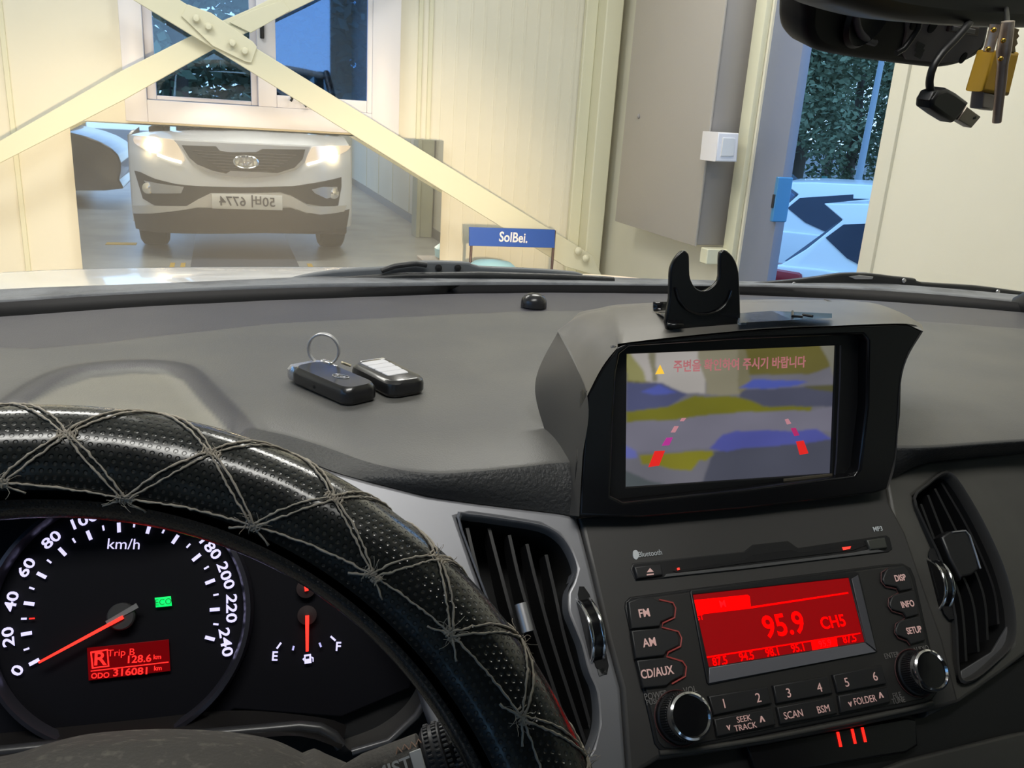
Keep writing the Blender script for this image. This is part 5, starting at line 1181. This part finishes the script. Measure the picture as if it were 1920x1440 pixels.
# headliner, roof and pillars of the car, unseen, added to darken the cabin
rf = empty('car_roof', (.4, -.6, 1.7), 'unseen grey lined car roof with its pillars, added to shade the cabin', 'car roof')
lin_m = mat('headliner_grey', (.3, .3, .29), .9)
r_rows = [[Vector((-.45+1.5*i/8, y, z-.06*((i-4)/4)**2)) for i in range(9)] for y, z in ((.16, 1.67), (-.3, 1.72), (-1.1, 1.73), (-1.9, 1.68))]
loft('headliner', r_rows, lin_m, rf, 24, 4, thick=.03)
loft('rear_trim', [[Vector((-.45+1.5*i/8, -1.9, 1.64)) for i in range(9)], [Vector((-.5+1.56*i/8, -2.1, 1.2)) for i in range(9)], [Vector((-.5+1.56*i/8, -2.1, .5)) for i in range(9)]], mat('rear_trim_black', (.03, .03, .03), .8), rf, 12, 2, thick=.03)
for sx, xb0, xt0 in ((-1, -.56, -.45), (1, 1.07, 1.04)):
    tube('front_pillar', [Vector((xb0+.02*sx, .9, 1.15)), Vector(((xb0+xt0)/2, .5, 1.44)), Vector((xt0, .14, 1.66))], .035, black_m, rf, 10)
    tube('centre_pillar', [Vector((xb0, -.55, .9)), Vector((xt0, -.6, 1.69))], .05, black_m, rf, 10)
    box('door_trim', (xb0-.04 if sx < 0 else xb0, -1.9, .5), (xb0 if sx < 0 else xb0+.04, .9, 1.08), mat('rear_trim_black', (.03, .03, .03), .8), rf, .01)

sg_m = glass('tinted_side_glass', (.30, .33, .32), .03)  # unseen side windows, tint added to cut blue light on the wheel
for x0_, x1_ in ((-.57, -.46), (1.08, 1.05)):
    loft('side_glass', [[Vector((x0_, y, 1.09)) for y in (.75, 0, -.8, -1.85)], [Vector((x1_, y, 1.66)) for y in (.18, -.1, -.8, -1.85)]], sg_m, rf, 8, 2)
# ================================================================ REAR-VIEW MIRROR AND THINGS ON IT
MV = Fr(1760, 0, .47, 96, 20)
rvm = empty('rear_view_mirror', MV.hit(1780, -40), 'black rear-view mirror cutting the top right of the view', 'mirror')
plate('housing', MV, [(1552, -12), (1575, 3), (1594, 13), (1663, 33), (1732, 44), (1823, 51), (1920, 54), (2010, 50), (2080, 30), (2120, -40), (2090, -130), (1980, -160), (1650, -170), (1570, -140), (1540, -70)], black_m, rvm, n=0, thick=.030, bevel=.007, sm=3)
plate('mirror_glass', MV, [(1575, -55), (1600, -38), (1663, -22), (1732, -12), (1823, -7), (1920, -6), (2000, -10), (2060, -20), (2098, -45), (2070, -118), (1970, -145), (1660, -152), (1590, -128), (1562, -72)], mat('mirror_silver_car', (.8, .8, .8), .02, metal=1), rvm, n=.0006, thick=.001, bevel=.0003, sm=3)
tube('mirror_stem', [MV.hit(1800, -60, -.025), MV.hit(1790, -90, -.06), MV.hit(1780, -130, -.10)], .010, black_m, rvm, 12)
T = Fr(1690, 70, .56, 112, 22)
ter = empty('toll_terminal', T.hit(1690, 60), 'black rounded toll terminal stuck to the windscreen behind the mirror', 'toll terminal')
plate('casing', T, [(1524, -60), (1516, 30), (1515, 62), (1523, 85), (1546, 101), (1617, 114), (1709, 126), (1766, 130), (1812, 119), (1846, 94), (1858, 55), (1868, -10), (1850, -70), (1700, -90)], mat('terminal_black', (.007, .007, .008), .5, spec=.25), ter, n=0, thick=.022, bevel=.005, sm=3)
plate('back_plate', T, [(1700, 30), (1850, 40), (1850, 60), (1840, 88), (1810, 112), (1766, 118), (1700, 112), (1692, 98), (1700, 60)], mat('terminal_brown', (.24, .21, .21), .6, spec=.2), ter, n=.0012, thick=.002, bevel=.0004)
tube('grey_arc', [T.hit(x, y, .002) for x, y in cr([(1606, 15, 0), (1605, 35, 0), (1612, 60, 0), (1626, 75, 0), (1640, 80, 0)], 4, False) for x, y in [(x, y)]] if False else [T.hit(q[0], q[1], .002) for q in cr([(1606, 15, 0), (1605, 35, 0), (1612, 60, 0), (1626, 75, 0), (1640, 80, 0)], 4, False)], .0020, mat('arc_grey', (.12, .115, .125), .5), ter, 8)
bm = bmesh.new(); u0, v0 = T.uv(1625, 20); bm_lathe(bm, [(.016, -.002), (.019, .001), (.017, .003), (.013, .0), (0, -.0005)], 32, T.M(0) @ Matrix.Translation((u0, v0, .001)), cap=False); from_bm('suction_cup', bm, black_m, ter, None, 40)
plate('connector', T, [(1782, 45), (1837, 52), (1834, 68), (1778, 60)], mat('connector_brown', (.09, .06, .055), .5), ter, n=.003, thick=.002, bevel=.0005)
plate('connector', T, [(1788, 49), (1830, 55), (1828, 64), (1786, 58)], mat('connector_grey', (.2, .19, .2), .4), ter, n=.0038, thick=.002, bevel=.0005)
letters('print', T, [('AB-12 MODEL'[:0] or 'IIIIIIIIIIII', 1725, 86, .0042, -6, False, .9), ('IIIIIIIIIIII', 1724, 95, .0042, -6, False, .9), ('IIIIIIIIII', 1722, 104, .0042, -6, False, .9)], mat('faint_print', (.12, .12, .11), .6), ter, n=.0016)
u0, v0 = T.uv(1802, 107); lathe('screw_hole', [(.0035, 0), (.0035, .0006), (0, .0007)], void_m, ter, 18, T.M(0) @ Matrix.Translation((u0, v0, .0012)), cap=False)
for q in ((1712, 40), (1745, 46)):
    u0, v0 = T.uv(*q); lathe('round_port', [(.0042, 0), (.0042, .0008), (0, .0009)], void_m, ter, 18, T.M(0) @ Matrix.Translation((u0, v0, .0012)), cap=False)
tube('short_lead', [T.hit(x, y, .006) for x, y in ((1725, 35), (1722, 52), (1708, 74), (1694, 92), (1680, 100))], .0016, black_m, ter, 8)
U_ = Fr(1790, 200, .50, 95, 22)
usb = empty('usb_cable', U_.hit(1790, 200), 'black mini USB cable dangling from the toll terminal', 'cable')
tube('lead', [U_.hit(1845, 0, -.045), U_.hit(1832, 28, -.025)]+[U_.hit(q[0], q[1], 0) for q in cr([(1812, 50, 0), (1789, 76, 0), (1766, 100, 0), (1750, 125, 0), (1743, 152, 0), (1746, 172, 0), (1756, 184, 0)], 4, False)], .0018, black_m, usb, 10)
plate('plug_body', U_, [(1750, 186), (1760, 172), (1768, 168), (1778, 165), (1795, 174), (1819, 192), (1804, 214), (1789, 231), (1768, 218), (1748, 203)], black_m, usb, n=.004, thick=.009, bevel=.002)
plate('strain_relief', U_, [(1744, 188), (1752, 172), (1762, 168), (1768, 172), (1752, 200)], black_m, usb, n=.003, thick=.007, bevel=.001)
pg_ = plate('plug_metal', U_, [(1814, 200), (1840, 219), (1822, 240), (1797, 225)], mat('plug_steel', (.3, .26, .22), .35, metal=.8), usb, n=.002, thick=.005, bevel=.0006)
plate('plug_hole', U_, [(1826, 220), (1831, 218), (1830, 223), (1825, 224)], void_m, pg_, n=.0023, thick=.001, bevel=.0001)
P_ = Fr(1880, 140, .455, 92, 22)
pen = empty('hanging_charm', P_.hit(1880, 60), 'bronze stick and yellow sleeved charm hanging from the rear-view mirror', 'charm')
bronze = mat('bronze_stick', (.36, .27, .22), .35, metal=.7, noise_col=(90, (.6, .5, .42), .4, .65))
plate('yellow_sleeve', P_, [(1866, 94), (1913, 98), (1893, 180), (1842, 172)], mat('ochre_yellow', (.5, .28, .015), .5), pen, n=-.003, thick=.008, bevel=.0015)
plate('steel_tip', P_, [(1846, 172), (1872, 178), (1863, 208), (1842, 204)], mat('tip_steel', (.35, .3, .28), .35, metal=.7), pen, n=-.004, thick=.006, bevel=.001)
plate('toothed_strip', P_, [(1898, 50), (1912, 55), (1909, 62), (1912, 68), (1907, 74), (1909, 82), (1904, 88), (1905, 98), (1890, 98)], mat('strip_brown', (.12, .08, .03), .5), pen, n=-.003, thick=.003, bevel=.0003)
pts = [P_.hit(x, y, .004) for x, y in ((1890, 40), (1887, 60), (1882, 95), (1880, 120), (1877, 150), (1873, 190), (1869, 229))]
tube('long_stick', pts, .003, bronze, pen, 12, rad=[.0026, .0028, .0030, .0022, .0023, .0020, .0019])
tube('short_stick', [P_.hit(x, y, .002) for x, y in ((1866, 46), (1860, 72), (1853, 97))], .0022, bronze, pen, 10)
sparkle_m = mat('gold_sparkle', (.9, .5, .08), .2, metal=1, emit=(1, .6, .1), es=.0)  # gold sparkles on the sticks, shaped as tiny metal balls
for q in ((1863, 56), (1853, 92), (1881, 76), (1876, 110)):
    p = P_.hit(*q, .0066); bm = bmesh.new(); bmesh.ops.create_uvsphere(bm, u_segments=12, v_segments=8, radius=.0011, matrix=Matrix.Translation(p)); from_bm('gold_sparkle', bm, sparkle_m, pen, None, 60)
tube('hanging_cord', [P_.hit(1888, 44, .002), P_.hit(1888, 34, -.006), P_.hit(1886, 10, -.045), P_.hit(1850, -90, -.050)], .0012, black_m, pen, 8)

# ================================================================ KEY FOBS ON THE DASH
def fob(corners, hz, name, label, group=None):
    """corners: photo points of the top face: near-left, near-right, far-right, far-left"""
    zt = DZ+.001+hz
    P = [pZ(x, y, zt) for x, y in corners]
    c = sum(P, Vector())/4; ux = ((P[1]-P[0])+(P[2]-P[3])).normalized(); uy = Vector((0, 0, 1)).cross(ux)
    lx = ((P[1]-P[0]).dot(ux)+(P[2]-P[3]).dot(ux))/2; ly = abs((P[3]-P[0]).dot(uy)+(P[2]-P[1]).dot(uy))/2
    M_ = Matrix((ux, uy, Vector((0, 0, 1)))).transposed().to_4x4(); M_.translation = Vector((c.x, c.y, DZ+.001))
    return empty(name, (c.x, c.y, DZ+.001), label, 'key fob', group), M_, lx, ly
fbody = mat('fob_black', (.012, .012, .013), .3, coat=.4)
def rr_loop(lx, ly, r_, k=6, taper=0):
    out = []
    for cx, cy, a0_ in ((lx/2-r_, ly/2-r_, 0), (-lx/2+r_, ly/2-r_, 90), (-lx/2+r_, -ly/2+r_, 180), (lx/2-r_, -ly/2+r_, 270)):
        for i in range(k+1):
            a = R(a0_+90*i/k); x, y = cx+r_*math.cos(a), cy+r_*math.sin(a); out.append((x, y*(1+taper*x/lx)))
    return out
def stack_loops(name, specs, mt, par, M_, k=6):
    """closed solid from rounded rectangles (lx, ly, r, z[, cx])"""
    bm = bmesh.new(); rings = []
    for sp_ in specs:
        cx = sp_[4] if len(sp_) > 4 else 0
        rings.append([bm.verts.new((x+cx, y, sp_[3])) for x, y in rr_loop(sp_[0], sp_[1], sp_[2], k, -.06)])
    for A_, B_ in zip(rings, rings[1:]):
        for i in range(len(A_)): bm.faces.new((A_[i], A_[(i+1) % len(A_)], B_[(i+1) % len(A_)], B_[i]))
    bm.faces.new(rings[0][::-1]); bm.faces.new(rings[-1])
    return from_bm(name, bm, mt, par, M_, 30)
# fob lying on its buttons, oval emblem up
f1, M1, lx, ly = fob([(551, 688), (655, 735), (706, 713), (598, 671)], .0135, 'key_fob', 'black key fob with a metal ring, oval emblem facing up')
h = .0135
stack_loops('shell', [(lx*.97, ly*.92, .007, 0), (lx*1.0, ly*1.0, .008, .002), (lx*1.0, ly*1.0, .008, .0075), (lx*.985, ly*.97, .008, .0100), (lx*.955, ly*.88, .009, h-.0009), (lx*.93, ly*.82, .009, h)], fbody, f1, M1)
stack_loops('chrome_cap', [(.010, ly*.90, .004, .001, -lx*.5-.001), (.012, ly*.97, .005, .003, -lx*.5-.001), (.012, ly*.97, .005, .0095, -lx*.5-.001), (.009, ly*.86, .004, h-.001, -lx*.5-.0005)], mat('satin_white_metal', (.7, .7, .72), .22, metal=.9), f1, M1)
Me = M1 @ Matrix.Translation((lx*.12, ly*.0, h+.0002)) @ Matrix.Rotation(R(18), 4, 'Z')
oval = [Me @ Vector((.0072*math.cos(t), .0040*math.sin(t), 0)) for t in [2*math.pi*k/36 for k in range(36)]]
em = tube('oval_emblem', oval, .0004, satin_m, f1, 6, True)
link('emblem_lettering', text_mesh('KIA', .0056, True, .0002, sx=1.05), satin_m, em, Me)
q1 = M1 @ Vector((-lx*.42, ly*.28, h)); 
ringc = M1 @ Vector((-lx*.47, ly*.46, h+.0090))
rdir = (M1.to_3x3() @ Vector((.75, .66, 0))).normalized()
bm = bmesh.new()
for k_ in (-.0014, 0, .0014):
    sd = rdir.cross(Vector((0, 0, 1)))*k_
    bm_tube(bm, [ringc+sd+rdir*.0125*math.cos(t)+Vector((0, 0, 1))*.0130*math.sin(t) for t in [2*math.pi*k/40 for k in range(40)]], .0010, 8, True)
from_bm('key_ring', bm, satin_m, f1, None, 60)
bm = bmesh.new(); bm_box(bm, (-lx*.48, ly*.36, h-.004), (-lx*.30, ly*.50, h+.0012), .0012, 2); bm_box(bm, (-lx*.34, ly*.42, h-.003), (-lx*.22, ly*.50, h), .001, 2)
from_bm('ring_lug', bm, chrome_m, f1, M1, 35)
bm = bmesh.new(); bm_lathe(bm, [(.0014, -.0002), (.0014, .0004), (.0008, .0005)], 14, Matrix.Translation((-.003, -ly*.5, .005)) @ Matrix.Rotation(R(90), 4, 'X')); from_bm('pin_hole', bm, void_m, f1, M1)
# fob with its silver buttons up
f2, M2, lx, ly = fob([(655, 680), (737, 722), (799, 704), (722, 667)], .0130, 'key_fob', 'black key fob with a pale silver button panel facing up')
h = .013
stack_loops('shell', [(lx*.95, ly*.90, .008, 0), (lx*1.0, ly*1.0, .010, .0025), (lx*1.0, ly*1.0, .010, .0075), (lx*.98, ly*.96, .010, .0105), (lx*.93, ly*.86, .010, h-.0006), (lx*.9, ly*.8, .010, h)], fbody, f2, M2)
btm = mat('silver_buttons', (.62, .62, .65), .4)
for k_ in range(4):
    x0 = -lx*.30+k_*lx*.158
    wd_ = ly*(.60-.02*k_)
    stack_loops('fob_button', [(lx*.150, wd_, .0016, h-.001, x0), (lx*.150, wd_, .0016, h+.0004, x0), (lx*.138, wd_*.96, .0014, h+.0008, x0)], btm, f2, M2, 4)
bm = bmesh.new(); bm_box(bm, (-lx*.5-.003, -ly*.34, .004), (-lx*.5+.003, ly*.42, .0085), .0015, 2); bm_box(bm, (-lx*.5-.0015, -ly*.2, .0085), (-lx*.5+.003, ly*.45, .0125), .0012, 2)
from_bm('end_bar', bm, mat('satin_white_metal', (.7, .7, .72), .22, metal=.9), f2, M2, 35)
bm = bmesh.new(); bm_tube(bm, [(-lx*.5-.001, -ly*.42, .009), (-lx*.5-.006, -ly*.50, .010), (-lx*.5-.009, -ly*.52, .010)], .0012, 8); from_bm('broken_lug', bm, mat('brass_bit', (.6, .52, .36), .3, metal=1), f2, M2, 60)
# specks of dust on the pad
